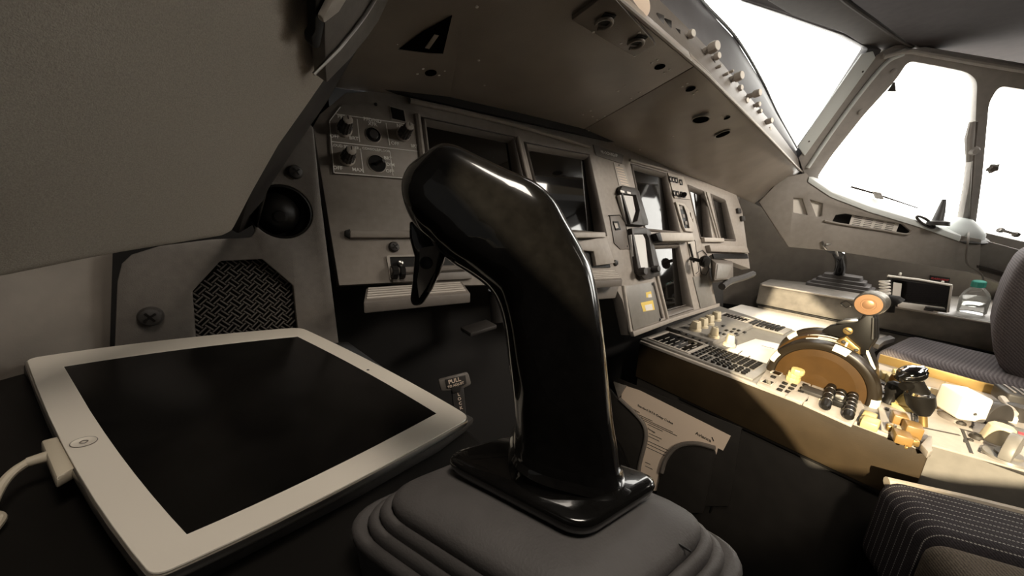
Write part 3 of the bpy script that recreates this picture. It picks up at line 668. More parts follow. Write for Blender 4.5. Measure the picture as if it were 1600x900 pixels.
mb = MB(); mb.tube([PL.px(1079, 404, .006), PL.px(1088, 406, .03), PL.px(1096, 408, .045)], .0055, 10); mb.build('stem', 'black', gl)
o = PL.px(1101, 408, .045); MB().lathe(o-V(.006, .002, 0), V(-.2, -1, 0), [(.002, -.010), (.015, -.008), (.018, -.003), (.018, .006), (.014, .011), (.0001, .012)], 32, .03, 8).build('wheel_knob', 'black', gl)
pts = [(1090, 395), (1098, 391), (1104, 398), (1108, 420), (1103, 430), (1096, 428)]
MB().tube(PL.pts(pts+pts[:1], .003), .0016, 6).build('guard_ring', 'dark', gl)
rpn = MB().prism(PL.pts([(1082, 433), (1104, 430), (1115, 474), (1094, 482)], .0006), PL.n*.002).build('cover_plate', 'ped', ip, bevel=.0008)
# first officer lower panel
mb = MB(); mb.prism(PL.pts([(1101, 384), (1160, 386), (1164, 396), (1104, 394)], .0), PL.n*.016); mb.build('shelf', 'panel', ip, bevel=.002)
mb = MB(); mb.prism(PL.pts([(1112, 397), (1166, 397), (1168, 404), (1114, 404)], .0), PL.n*.004); mb.build('shelf_slot', 'black', ip)
for (u, v) in ((1146, 297), (1152, 330), (1158, 342)):
    a, b = PL.ab(u, v); MB().pbox(PL, a, b, .03, .02, .01, .0).build('edge_block', 'dark', ip, bevel=.003)
ft = thing('gear_box_cover', 'slanted grey box jutting out below the far end of the panel', 'cover', PL.px(1128, 425))
mb = MB(); A = PL.pts([(1119, 411), (1146, 413), (1136, 436), (1116, 438)], .05); B = PL.pts([(1110, 404), (1144, 407), (1146, 440), (1112, 442)], -.01)
mb.loft([A, B]); mb.build('body', 'panel_dark', ft, bevel=.002)
MB().prism(PL.pts([(1121, 413), (1144, 415), (1135, 434), (1118, 436)], .0505), PL.n*.002).build('face', 'ped', ft, bevel=.001)
mb = MB(); mb.tube(spline([PL.px(u, v, .03) for u, v in ((1128, 448), (1140, 440), (1160, 434), (1176, 428))]), [.012]*25, 8); tag(mb.build('handle', 'dark', None), 'dark curved handle hanging under the far end of the panel', 'handle')

# ---- ridged foot rests
def footrest(a, b, c, d, label, dep):
    t = thing('footrest', label, 'footrest', PL.px(*d, .0), 'ridged footrests under the panel')
    A, B, Cc, D = (PL.px(*a, .0), PL.px(*b, .0), PL.px(*c, dep), PL.px(*d, dep))   # back left, back right, front right, front left
    mb = MB(); mb.loft([[A, B, B-V(0, 0, .02), A-V(0, 0, .02)], [D, Cc, Cc-V(0, 0, .016), D-V(0, 0, .016)]]); mb.build('body', 'panel_dark', t, bevel=.002)
    for k in range(5):
        s, e = A.lerp(D, .15+k*.17), B.lerp(Cc, .15+k*.17)
        s, e = s.lerp(e, .02)+V(0, 0, .001), e.lerp(s, .04)+V(0, 0, .001)
        MB().tube([s, e], .0024, 6).build('ridge', 'plate', t)
    return t
footrest((572, 450), (722, 440), (735, 458), (568, 472), 'ridged grey footrest beneath the panel left of the side stick', .07)
footrest((905, 424), (960, 422), (973, 437), (900, 441), 'ridged grey footrest beneath the panel right of the side stick', .06)
mb = MB(); mb.prism(PL.pts([(890, 440), (971, 438), (962, 466), (905, 470)], .02), PL.n*-.05); tag(mb.build('footrest_housing', 'panel_dark', bevel=.003), 'dark tapered housing under the footrest right of the side stick', 'housing')
# dark area beneath the panel
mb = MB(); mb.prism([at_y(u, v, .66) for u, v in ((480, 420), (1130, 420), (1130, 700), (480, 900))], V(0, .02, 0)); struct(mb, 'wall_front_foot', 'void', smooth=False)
mb = MB(); mb.tube([at_y(775, 452, .56), at_y(779, 500, .56)], .016, 16); pr = mb.build('steering_strut', 'dark'); tag(pr, 'dark round strut under the panel behind the side stick neck', 'strut')
mb = MB(); mb.box(at_y(748, 512, .55), V(.03, 0, .003), V(0, .02, 0), V(0, 0, .004)); tag(mb.build('rudder_pedal', 'dark', bevel=.002), 'dark pedal plate in the footwell left of the side stick neck', 'pedal')

# ================================================================== CAPTAIN SIDE: SPEAKER PANEL, CONSOLE, TABLET
sp = thing('speaker_panel', 'dark grey side panel with an octagonal loudspeaker grille behind the tablet', 'speaker panel', SP.px(350, 480))
SO = [(178, 560), (183, 440), (190, 412), (205, 398), (250, 384), (330, 374), (392, 371), (398, 362), (404, 300), (420, 282), (486, 194), (490, 200), (500, 300), (530, 540), (528, 600), (178, 600)]
OCT = [(300, 456), (344, 408), (410, 405), (458, 446), (466, 520), (466, 560), (308, 560), (305, 520)]
ca, cb = SP.ab(442, 331); cr = .0335
circ = [SP.to(ca+cr*math.cos(2*PI*i/40), cb+cr*math.sin(2*PI*i/40)) for i in range(40)]
mb = MB(); mb.frame(SP.pts(SO), [SP.pts(OCT), circ], SP.n*-.012); mb.build('plate', 'speaker', sp, bevel=.0015)
# woven grille: basket weave of short bars
mb = MB(); a0, b0 = SP.ab(296, 560); a1, b1 = SP.ab(470, 400)
st = .0088; i = 0
ang = .75
ga, gb = (a0+a1)/2, (b0+b1)/2; n = 12
octab = [SP.ab(*p) for p in OCT]
def inside(x, y, poly):
    r = False; j = len(poly)-1
    for i in range(len(poly)):
        xi, yi = poly[i]; xj, yj = poly[j]
        if (yi > y) != (yj > y) and x < (xj-xi)*(y-yi)/(yj-yi)+xi: r = not r
        j = i
    return r
for i in range(-n, n+1):
    for j in range(-n, n+1):
        x, y = i*st, j*st; xa, ya = ga+x*math.cos(ang)-y*math.sin(ang), gb+x*math.sin(ang)+y*math.cos(ang)
        if not inside(xa, ya, octab): continue
        horiz = (i+j) % 2
        for k in (-.27, .27):
            dx, dy = (0, k*st) if horiz else (k*st, 0)
            mb.pbox(SP, xa+dx*math.cos(ang)-dy*math.sin(ang), ya+dx*math.sin(ang)+dy*math.cos(ang), st*1.05 if horiz else st*.16, st*.16 if horiz else st*1.05, .0016, -.014, ang)
gr = mb.build('grille', 'speaker', sp, smooth=False)
MB().prism(SP.pts([(290, 395), (475, 395), (475, 570), (290, 570)], -.017), SP.n*-.01).build('speaker_cone', 'black', sp, smooth=False)
for (u, v, r) in ((461, 269, .0088), (236, 494, .0105)):
    a, b = SP.ab(u, v); screw(SP, a, b, r, sp, 'dark')
mb = MB(); mb.lathe(SP.to(ca, cb, -.03), SP.n, [(.034, 0), (.034, .02), (.0335, .028), (.031, .029), (.030, .004), (.0001, .004)], 40); vb = mb.build('vent_cup', 'black', sp)
subpart(MB().lathe(SP.to(ca-.004, cb, -.050), SP.n, [(.0265*math.sin(t), .026-.026*math.cos(t)) for t in [PI*k/16 for k in range(15, 1, -1)]][::-1], 32), 'vent_ball', 'black', vb)
subpart(MB().lathe(SP.to(ca-.004, cb-.006, -.006), SP.n, [(.008, 0), (.009, .006), (.006, .009), (.0001, .0095)], 20), 'vent_nozzle', 'black', vb)
# ---- side console carrying the tablet and the stick
TK = 1.2
tA = V(-.131, .37, -.117)*TK
TP = Pl(tA, V(.166, -.024, .986), (.6, .8, 0))
mb = MB(); co = [V(-.59, -.45, 0), V(.235, -.45, 0), V(.235, .06, 0), V(.17, .13, 0), (V(.15, .30, 0)), V(.10, .52, 0), V(-.59, .52, 0)]
def tz(x, y, c): return TP.p.z+(-(x-TP.p.x)*TP.n.x-(y-TP.p.y)*TP.n.y)/TP.n.z+c
mb.prism([V(p.x, p.y, tz(p.x, p.y, -.024)) for p in co], V(0, 0, -.5)); sc = mb.build('side_console', 'black', bevel=.004)
tag(sc, 'black side console under the tablet and the side stick', 'console')
mb = MB(); mb.prism([TP.px(u, v, -.013) for u, v in ((36, 566), (470, 519), (742, 652), (690, 690), (560, 760), (300, 890), (236, 912))], TP.n*-.011)
tag(mb.build('tablet_tray', 'dark', bevel=.003), 'thin dark tray under the white tablet', 'tray')

tb = thing('tablet', 'white framed tablet with a dark dusty screen lying on the side console', 'tablet', TP.px(390, 690))
TO = [(39, 560), (46, 640), (130, 770), (236, 902), (490, 782), (737, 652), (610, 588), (470, 512), (250, 540)]
def bow(c0, c1, k, n=8):
    out = []
    for i in range(n):
        t = i/n; out.append((c0[0]+(c1[0]-c0[0])*t+k[0]*4*t*(1-t), c0[1]+(c1[1]-c0[1])*t+k[1]*4*t*(1-t)))
    return out
corners = [(38, 560), (236, 906), (738, 652), (470, 511)]
mids = [(-18, 8), (6, 6), (4, -3), (-2, -4)]
out = []
def corner_round(seq, r=.010):
    return round_poly([TP.px(u, v) for u, v in seq], r)
loop = []
for i in range(4):
    loop += bow(corners[i], corners[(i+1) % 4], mids[i])
# round the corners of the bowed outline
L3 = [TP.px(u, v) for u, v in loop]; rr = [.013 if i % 8 == 0 else .0001 for i in range(32)]
glass_loop = round_poly(L3, rr, 5)
cen = sum(L3, Vector())/len(L3)
body = [p for p in glass_loop]
mb = MB(); mb.loft([[cen+(p-cen)*k+TP.n*c for p in body] for k, c in ((.90, -.0125), (.97, -.011), (1.0, -.006), (1.004, -.0025), (1.0, -.0012))])
mb.build('case', 'steel', tb)
screen_c = [(100, 573), (292, 835), (682, 646), (465, 526)]
SL = []
for i in range(4): SL += bow(screen_c[i], screen_c[(i+1) % 4], [(-10, 4), (4, 4), (3, -2), (-1, -3)][i])
SLp = [TP.px(u, v) for u, v in SL]
bz = [cen+(p-cen)*.992 for p in glass_loop]
mb = MB(); mb.frame([p-TP.n*.001 for p in bz], [[p-TP.n*.001 for p in SLp]], TP.n*.0012); mb.build('bezel', 'bezel', tb, bevel=.0002, seg=1)
mb = MB(); mb.prism([p-TP.n*.0012 for p in SLp], TP.n*.0012); mb.build('screen', 'tscreen', tb, smooth=False)
hq = Pl(TP.px(131, 691, .0003), TP.n, TP.px(200, 690)-TP.px(131, 691))
hb = MB().lathe(hq.p, TP.n, [(.0054, 0), (.0054, .0004), (.0050, .0005), (.0044, .0001), (.0001, -.0001)], 40).build('home_button', 'bezel', tb)
mb = MB()
hsq = round_poly([hq.to(x, y, .0004) for x, y in ((-.0014, -.0014), (.0014, -.0014), (.0014, .0014), (-.0014, .0014))], .0008, 4)
mb.tube(hsq+hsq[:1], .00022, 6); subpart(mb, 'button_square', 'panel_dark', hb)
hm = MB(); hm.tube([hq.to(.0054*math.cos(2*PI*i/40), .0054*math.sin(2*PI*i/40), .0003) for i in range(41)], .00022, 6); subpart(hm, 'button_ring', 'panel_dark', hb)
MB().lathe(TP.px(575, 578, .0002), TP.n, [(.0016, 0), (.0014, .0003), (.0001, .0002)], 16).build('camera_lens', 'ink', tb)
# ---- charging cable
cc = thing('charging_cable', 'off white charging cable plugged into the left edge of the tablet', 'cable', TP.px(88, 715, -.005))
mb = MB()
qa = [TP.px(u, v, -.0005) for u, v in ((64, 688), (90, 681), (117, 730), (88, 746))]
mb.prism(qa, TP.n*-.0075); mb.build('plug', 'cable', cc, bevel=.0012)
e0 = (qa[0]+qa[3])/2-TP.n*.004; e1 = (qa[1]+qa[2])/2-TP.n*.004; dr = (e0-e1).normalized()
e0 = TP.px(68, 716, -.004)
cb_ = [e0, TP.px(40, 724, -.005), TP.px(18, 740, -.006), TP.px(2, 756, -.008), TP.px(-20, 790, -.012), TP.px(-30, 830, -.018), TP.px(-10, 800, -.02)]
mb = MB(); mb.tube([e0-dr*.002, TP.px(42, 723, -.005)], [.0034, .0028], 12); mb.build('strain_relief', 'cable', cc)
mb = MB(); mb.tube(spline([TP.px(44, 722, -.005), TP.px(20, 738, -.006), TP.px(0, 762, -.009), TP.px(-16, 800, -.014), TP.px(0, 812, -.018), TP.px(-40, 860, -.02)]), .0023, 10); mb.build('cord', 'cable', cc)

# ================================================================== SIDE STICK
st_ = thing('side_stick', 'tall glossy black side stick on a grey rubber boot, nearest to the camera', 'side stick', at_z(880, 760, -.20))
D = .2
RG = [((797, 690), (976, 736), .0305), ((801, 682), (968, 722), .0285), ((805, 672), (961, 706), .028), ((804, 640), (954, 676), .028), ((800, 600), (948, 640), .029), ((794, 558), (943, 592), .029), ((787, 505), (936, 528), .029),
      ((777, 470), (928, 470), .029), ((762, 448), (917, 420), .030), ((738, 430), (899, 384), .031), ((712, 414), (880, 350), .031), ((692, 396), (864, 322), .031),
      ((678, 381), (838, 297), .030), ((662, 366), (797, 278), .029), ((649, 347), (757, 259), .028), ((640, 322), (726, 244), .026), ((637, 298), (706, 238), .021), ((643, 274), (694, 242), .014), ((655, 258), (680, 246), .006)]
ring_c = [(at_d(*l, D)+at_d(*r, D))/2 for l, r, t in RG]
rings = []
for i, (l, r, t) in enumerate(RG):
    a, b = at_d(*l, D), at_d(*r, D); w = (b-a)/2
    ax = (ring_c[min(i+1, len(RG)-1)]-ring_c[max(i-1, 0)]).normalized()
    if i < 3: ax = V(.05, .1, 1).normalized()
    T = ax.cross(w).normalized()*t
    ring = []
    for k in range(48):
        th = 2*PI*k/48; c_, s_ = math.cos(th), math.sin(th); e = 2/3.4
        ring.append(ring_c[i]+w*(abs(c_)**e*(1 if c_ > 0 else -1))+T*(abs(s_)**e*(1 if s_ > 0 else -1)))
    rings.append(ring)
# smooth interpolation of the rings
fine = []
cols = [spline([r[k] for r in rings], 4) for k in range(48)]
for j in range(len(cols[0])): fine.append([cols[k][j] for k in range(48)])
gp_ = MB().loft(fine).build('grip', 'gloss', st_, angle=1.2)
# moulded seam running down the grip
vn = (at_d(880, 450, D)*-1).normalized()
# flange
FZ = -.1415
fl4 = [at_z(u, v, FZ) for u, v in ((684, 716), (812, 676), (1040, 752), (912, 834))]
fo = round_poly(fl4, [.016, .02, .014, .012], 8)
fcen = sum(fo, Vector())/len(fo)
hl = [[fcen+(p-fcen)*k+V(0, 0, c) for p in fo] for k, c in ((.90, -.0065), (.985, -.0045), (1.0, -.001), (.985, .0012), (.93, .0022))]
mb = MB(); mb.loft(hl)
mb.build('base_flange', 'gloss', st_, angle=1.0)
# fillet between flange and grip
gb = sum(rings[0], Vector())/48
fl = [[gb+(p-gb)*k for p in rings[0]] for k in (1.0,)]
base = [V(p.x, p.y, FZ+.0022) for p in [gb+(q-gb)*1.02 for q in rings[0]]]
mid = [a.lerp(b, .5)+(gb-a)*.03 for a, b in zip(base, rings[1])]
mb = MB(); mb.loft([base, mid, rings[1], rings[2]], caps=False); mb.build('grip_fillet', 'gloss', st_, angle=1.5)
# trigger
TG = Pl(at_d(665, 410, .199), -ray(720, 420).normalized(), (1, 0, 0))
tr_o = [(639, 344), (639, 372), (647, 400), (644, 440), (640, 470), (645, 479), (658, 477), (674, 452), (687, 424), (696, 398), (699, 382), (682, 372), (660, 352)]
tg = MB().prism([p for p in TG.pts(tr_o, .002)], TG.n*-.016).build('trigger', 'gloss', st_, bevel=.0018, seg=3)
fm = MB().prism(TG.pts([(656, 388), (680, 384), (687, 394), (679, 425), (666, 450), (655, 466), (652, 440), (656, 415)], .0022), TG.n*.0016); subpart(fm, 'trigger_face', 'panel', tg, bevel=.0003)
ta, tb_ = TG.ab(667, 411)
ts = MB().lathe(TG.to(ta, tb_, .0039), TG.n, [(.0036, 0), (.0036, .0006), (.003, .0009), (.0022, .0004), (.0001, .0004)], 24); subpart(ts, 'trigger_screw', 'dark', tg)
mb = MB(); mb.tube([TG.px(u, v, .001) for u, v in ((688, 388), (686, 404), (678, 432), (668, 456))], .0011, 8); subpart(mb, 'trigger_edge', 'panel_dark', tg)
MB().prism([at_d(u, v, .186) for u, v in ((674, 371), (682, 372), (686, 374), (684, 383), (679, 382))], V(0, .003, 0)).build('push_button', 'plate', st_, bevel=.0006)
# rubber boot: one bellows with stacked folds
BZ = -.1545
L_, R_, F_ = at_z(580, 772, BZ), at_z(1126, 812, BZ), at_z(930, 990, BZ); B_ = L_+R_-F_
plate = [L_, B_, R_, F_]
folds = []
def bl(k, dz, r): return round_poly(offset_scale(plate, k, dz), r, 8)
prof = [(.25, .006), (.70, .005), (.93, .002), (.985, -.0005), (1.0, -.004), (.99, -.007)]
for kk, dz in ((1.085, -.008), (1.17, -.0145), (1.29, -.020)):
    prof += [(kk-.06, dz+.0025), (kk-.02, dz+.001), (kk, dz-.002), (kk-.006, dz-.0055)]
prof += [(1.26, -.032), (1.24, -.05)]
mb = MB(); mb.loft([bl(k, dz, .026*k) for k, dz in prof][::-1]); bt = mb.build('boot', 'rubber', st_, angle=1.4)
# moulding seam across the boot
mb = MB(); mb.tube([at_z(u, v, BZ+.0012) for u, v in ((1000, 816), (1040, 838), (1080, 862))], .0005, 6); mb.build('mould_seam', 'black', st_)

# ---- pull handle in the footwell
HY = Pl(at_y(712, 605, .42), (-.35, -.9, .25), (1, 0, 0))
ph = thing('pull_handle', 'small grey T shaped pull handle with lettering in the dark footwell', 'handle', HY.px(715, 630))
cap = HY.pts([(685, 595), (732, 583), (737, 601), (723, 608), (703, 611), (689, 612)])
mb = MB(); mb.prism(cap, HY.n*-.014); mb.build('grip_bar', 'panel_dark', ph, bevel=.003)
mb = MB(); mb.prism(HY.pts([(705, 606), (724, 602), (728, 640), (730, 700), (716, 700)]), HY.n*-.012); mb.build('stem', 'dark', ph, bevel=.002)
mb = MB(); mb.prism(HY.pts([(695, 593), (727, 586), (729, 599), (720, 604), (719, 612), (707, 614), (705, 606), (698, 606)], .0004), HY.n*.0012); mb.build('placard', 'dark', ph, bevel=.0004)
mb = MB(); a, b = HY.ab(710, 594.5); mb.text('PULL', HY, a, b, .0085, .0018, rot=.1); a, b = HY.ab(712, 601); mb.text('TO ADJUST', HY, a, b, .0048, .0018, rot=.1)
for i, chx in enumerate('LOCK'):
    a, b = HY.ab(716.5+i*1.3, 616+i*7); mb.text(chx, HY, a, b, .0065, .0012, rot=.1)
mb.build('lettering', 'paper', ph, smooth=False)

# ================================================================== PEDESTAL
pd = thing('center_pedestal', 'long grey and brown centre pedestal carrying the throttle quadrant', 'pedestal', (1.18, .1, -.7))
ZT = -.392
topo = [V(.92, .545, ZT), V(1.60, .60, ZT), V(1.505, .31, ZT), V(1.395, .09, ZT), V(1.395, -.034, ZT), V(.92, -.034, ZT)]
aft_ = [V(.975, -.034, ZT), V(1.395, -.034, ZT), V(1.38, -.55, ZT), V(.975, -.55, ZT)]
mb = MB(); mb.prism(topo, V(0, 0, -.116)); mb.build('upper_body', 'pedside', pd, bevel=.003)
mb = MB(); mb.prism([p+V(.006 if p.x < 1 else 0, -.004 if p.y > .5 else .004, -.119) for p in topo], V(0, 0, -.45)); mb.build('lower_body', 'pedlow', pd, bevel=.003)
mb = MB(); mb.prism(aft_, V(0, 0, -.30)); mb.build('rear_body', 'ped', pd, bevel=.004)
# covering plates with seams
mb = MB(); mb.prism([p+V(.006 if p.x < 1 else -.004, 0, 0) for p in topo], V(0, 0, .003)); mb.build('top_plate', 'ped', pd, bevel=.0008)
mb = MB(); mb.prism([p+V(.006 if p.x < 1 else -.004, 0, 0) for p in aft_], V(0, 0, .003)); mb.build('top_plate', 'plate', pd, bevel=.0008)
mb = MB(); mb.abox(.918, .927, -.036, .545, ZT-.004, ZT+.004); mb.build('edge_strip', 'plate', pd, bevel=.001)
mb = MB(); mb.abox(.973, .979, -.55, -.036, ZT-.004, ZT+.003); mb.build('edge_strip', 'dark', pd, bevel=.001)
mb = MB(); mb.box(PS.to(-.1, -.118, 0)+V(0, 0, 0), V(0, .3, 0), V(.0012, 0, 0), V(0, 0, .002)); mb.build('side_seam', 'black', pd, smooth=False)
mb = MB(); mb.tube([PS.px(1156, 664, -.003), PS.px(1110, 800, -.003)], .002, 6); mb.build('side_seam', 'black', pd)
MB().lathe(PS.px(1149, 667, .0), PS.n, [(.003, 0), (.002, .002), (.0001, .003)], 12).build('screw', 'steel', pd)
mb = MB(); mb.box((at_z(1371, 567, ZT)+at_z(1572, 625, ZT))/2+V(.004, 0, .012), (at_z(1572, 625, ZT)-at_z(1371, 567, ZT))/2, V(.004, 0, 0), V(0, 0, .014)); mb.build('side_rail', 'brass', pd, bevel=.001)
mb = MB(); mb.prism([at_z(u, v, ZT+.004) for u, v in ((1436, 703), (1448, 689), (1453, 690), (1453, 714), (1447, 716))], V(0, 0, .012)); mb.build('corner_bracket', 'plate', pd, bevel=.001)

def P2(u, v, c=0): q = PT.px(u, v, c); return q.x, q.y
def lines(L, w, c=.0035):
    mb = MB()
    for p, q in L: pline(mb, PT, p, q, w, c)
    return mb
# ---- keyboard units
def mcdu(x0, x1, y0, y1, yscr, label, nm='keyboard_display_unit'):
    """screen at the front, key rows behind it; the x and y ranges lie on the pedestal"""
    t = thing(nm, label, 'keyboard unit', V((x0+x1)/2, (y0+y1)/2, ZT+.003), 'keyboard units on the pedestal')
    c = .003
    MB().pbox(PT, (x0+x1)/2, (y0+y1)/2, x1-x0, y1-y0, .006, c).build('face_plate', 'ped', t, bevel=.0015)
    mb = MB(); mb.frame([PT.to(x, y, .009) for x, y in ((x0+.012, yscr), (x1-.008, yscr), (x1-.008, y1-.012), (x0+.012, y1-.012))], [[PT.to(x, y, .009) for x, y in ((x0+.018, yscr+.006), (x1-.014, yscr+.006), (x1-.014, y1-.02), (x0+.018, y1-.02))]], V(0, 0, .003)); mb.build('screen_frame', 'plate', t, bevel=.0008)
    s = MB().pbox(PT, (x0+x1)/2+.002, (yscr+y1)/2-.003, x1-x0-.032, y1-yscr-.026, .0008, .009).build('screen', 'screen', t, smooth=False)
    mb = MB()
    for k in range(6):
        for j in range(2):
            mb.pbox(PT, x0+.034+j*.04, yscr+.014+k*(y1-yscr-.04)/6, .026, .0022, .0003, .0099)
    subpart(mb, 'screen_line', 'plate', s, smooth=False)
    w = (x1-x0)
    spots = [(x0+.010+(w-.02)*(k+.5)/6, yscr-.010-r*.012) for r in range(2) for k in range(6)]
    keys(PT, [(a, b) for a, b in spots if True], .013, .0085, .0045, t, 'black').__len__()
    yk = yscr-.030
    left = [(x0+.012+k*.0135, yk-.006-r*.0115) for r in range(2) for k in range(3)]
    keys(PT, [(a, b, )[0:2] for a, b in left], .011, .0085, .004, t, 'black')
    n_r = max(4, int((yk-y0-.004)/.0145))
    let = [(x0+w*.47+k*.0125*w/.13, yk-.006-r*.0145) for r in range(n_r) for k in range(5)]
    keys(PT, let, .0098, .0115, .005, t, 'black')
    dg = [(x0+.013+k*.0135, yk-.034-r*.0145) for r in range(n_r-2) for k in range(3)]
    mb = MB().lathe((0, 0, 0), (0, 0, 1), [(.0055, 0), (.0052, .005), (.004, .006), (.0001, .006)], 16); f = mb.build('round_key', 'black', None, loc=(0, 0, 0))
    for i, (a, b) in enumerate(dg):
        o = f if i == 0 else f.copy()
        if i: C.objects.link(o)
        o.parent = t; o.matrix_local = Matrix.Translation(-t.location) @ PT.mat(a, b, .009)
    mb = MB()
    for r in range(n_r+1): mb.pbox(PT, x0+w*.66, yk+.0012-r*.0145, w*.56, .0008, .0012, .009)
    mb.pbox(PT, x0+w/2, yscr-.002, w*.9, .001, .0012, .009); mb.pbox(PT, x0+w/2, yscr-.028, w*.9, .001, .0012, .009)
    mb.build('key_divider', 'plate', t, smooth=False)
    for o in t.children:
        if o.name.startswith('key') and not o.name.startswith('key_div'): o.location.z += .009
    return t
mcdu(.930, 1.068, .246, .548, .408, 'keyboard unit with a text screen on the pedestal edge nearest the captain')
mcdu(1.40, 1.492, .315, .545, .432, 'keyboard unit with a dark screen at the far pedestal edge')
# ---- switching panel with square knobs
sw = thing('switching_panel', 'raised grey panel with a row of four square cream knobs', 'control panel', V(1.2, .47, ZT))
x0, x1, y0, y1 = 1.078, 1.39, .40, .556
mb = MB(); mb.loft([[V(x0, y0, ZT+.004), V(x1, y0, ZT+.004), V(x1+.02, y1, ZT+.004), V(x0, y1, ZT+.004)], [V(x0+.004, y0+.004, ZT+.018), V(x1-.004, y0+.004, ZT+.018), V(x1+.016, y1-.004, ZT+.018), V(x0+.004, y1-.004, ZT+.018)]]); mb.build('body', 'ped', sw, bevel=.002)
def sqknob(x, y, z, s, h, root, m='cream', nm='square_knob', rot=0):
    q = Pl((x, y, z), (0, 0, 1), (1, 0, 0))
    k = MB().lathe(q.p, q.n, [(s*.62, 0), (s*.6, h*.2), (s*.5, h*.25), (s*.5, h*.3)], 24).build(nm, m, root)
    mb = MB(); mm = q.mat(0, 0, h*.3, rot); ex, ey = mm.col[0].to_3d(), mm.col[1].to_3d()
    lo = [q.p+ex*a*s*.55+ey*b*s*.42+q.n*h*.28 for a, b in ((-1, -1), (1, -1), (1, 1), (-1, 1))]; hi = [q.p+ex*a*s*.45+ey*b*s*.3+q.n*h for a, b in ((-1, -1), (1, -1), (1, 1), (-1, 1))]
    mb.loft([lo, hi]); subpart(mb, 'knob_body', m, k, bevel=s*.08)
    subpart(MB().pbox(q, 0, 0, s*.1, s*.5, .0006, h), 'pointer', 'ink', k, smooth=False)
    return k
for (u, v) in ((1086, 516), (1097, 511), (1107, 506), (1118, 500)):
    p = PT.px(u, v, .018); sqknob(p.x, p.y, ZT+.018, .03, .032, sw)
for (u, v) in ((1115, 527), (1139, 540)):
    p = PT.px(u, v, .018); sqknob(p.x, p.y, ZT+.018, .026, .034, sw, rot=.5)
spots = [P2(u, v, .018) for u, v in [(1063+i*10.5, 519+i*4.5) for i in range(5)]+[(1130, 510), (1124+0, 521), (1131, 523), (1139, 526), (1147, 515), (1154, 517), (1150, 522), (1143, 519), (1163, 520), (1135, 517)]]
for o in keys(PT, spots, .014, .009, .004, sw, 'black', 'button'): o.location.z += .018
mb = lines([((1060, 522), (1107, 541)), ((1052, 514), (1130, 488))], .0007, .0185); mb.build('legend_line', 'plate', sw, smooth=False)
# ---- centre plate with trim scale, coloured white to lift the sun patch
cp = thing('trim_scale_plate', 'flat plate coloured white for the sun patch in front of the trim wheels', 'plate', V(1.2, .34, ZT))
MB().prism([at_z(u, v, ZT+.004) for u, v in ((1130, 549), (1180, 531), (1222, 540), (1206, 560), (1192, 575), (1178, 574))], V(0, 0, .004)).build('plate', 'paperw', cp, bevel=.001)
lines([((1150, 556), (1160, 548)), ((1165, 563), (1172, 556)), ((1190, 540), (1210, 545))], .0012, .0085).build('scale_mark', 'ink', cp, smooth=False)

# ---- trim wheels
def wheel(X, y, z, r, w, sgn, label, angs):
    t = thing('pitch_trim_handwheel', label, 'trim wheel', V(X, y, z-r), 'trim wheels')
    o = V(X, y, z)
    prof = [(r*.80, -w*.42), (r*.82, -w*.5), (r*.90, -w*.56), (r*.96, -w*.48), (r*1.0, -w*.2), (r*1.0, w*.3), (r*.95, w*.5), (r*.82, w*.5), (r*.80, w*.42)]
    rings = []
    rm = MB(); rm.lathe(o, (1, 0, 0), prof+[prof[0]], 96, caps=False); rm.build('rim', 'rim', t)
    MB().lathe(o, (1, 0, 0), [(r*.815, -w*.36), (r*.8, -w*.38), (r*.3, -w*.32), (r*.14, -w*.4), (.0001, -w*.4), ], 72).build('disc', 'wheel', t)
    MB().lathe(o, (1, 0, 0), [(r*.815, w*.3), (r*.3, w*.28), (.0001, w*.3)], 48).build('disc', 'wheel', t)
    for A in angs:
        ar = []
        for k in range(9):
            th = A+(k-4)*.035
            def pt(rr, xx): return o+V(xx, math.cos(th)*rr, math.sin(th)*rr)
            ar.append([pt(r*.875, -w*.565), pt(r*.93, -w*.57), pt(r*.985, -w*.42), pt(r*1.006, -w*.15), pt(r*.97, -w*.1), pt(r*.86, -w*.45)])
        MB().loft(ar).build('white_mark', 'mark', t)
    return t
def wang(u, v, X, y, z):
    p = at_x(u, v, X-.008); return math.atan2(p.z-z, p.y-y)
WX, WY, WZ, WR = 1.04, .148, -.379, .1035
wheel(WX, WY, WZ, WR, .030, 1, 'big brown trim wheel with pale rim marks, nearest the captain seat', [wang(u, v, WX, WY, WZ) for u, v in ((1214, 557), (1313, 550), (1363, 632))])
W2X, W2Y, W2Z, W2R = 1.20, .178, -.382, .097
wheel(W2X, W2Y, W2Z, W2R, .028, 1, 'partly hidden trim wheel on the far side of the throttle quadrant', [wang(u, v, W2X, W2Y, W2Z) for u, v in ((1240, 525), (1300, 512))])
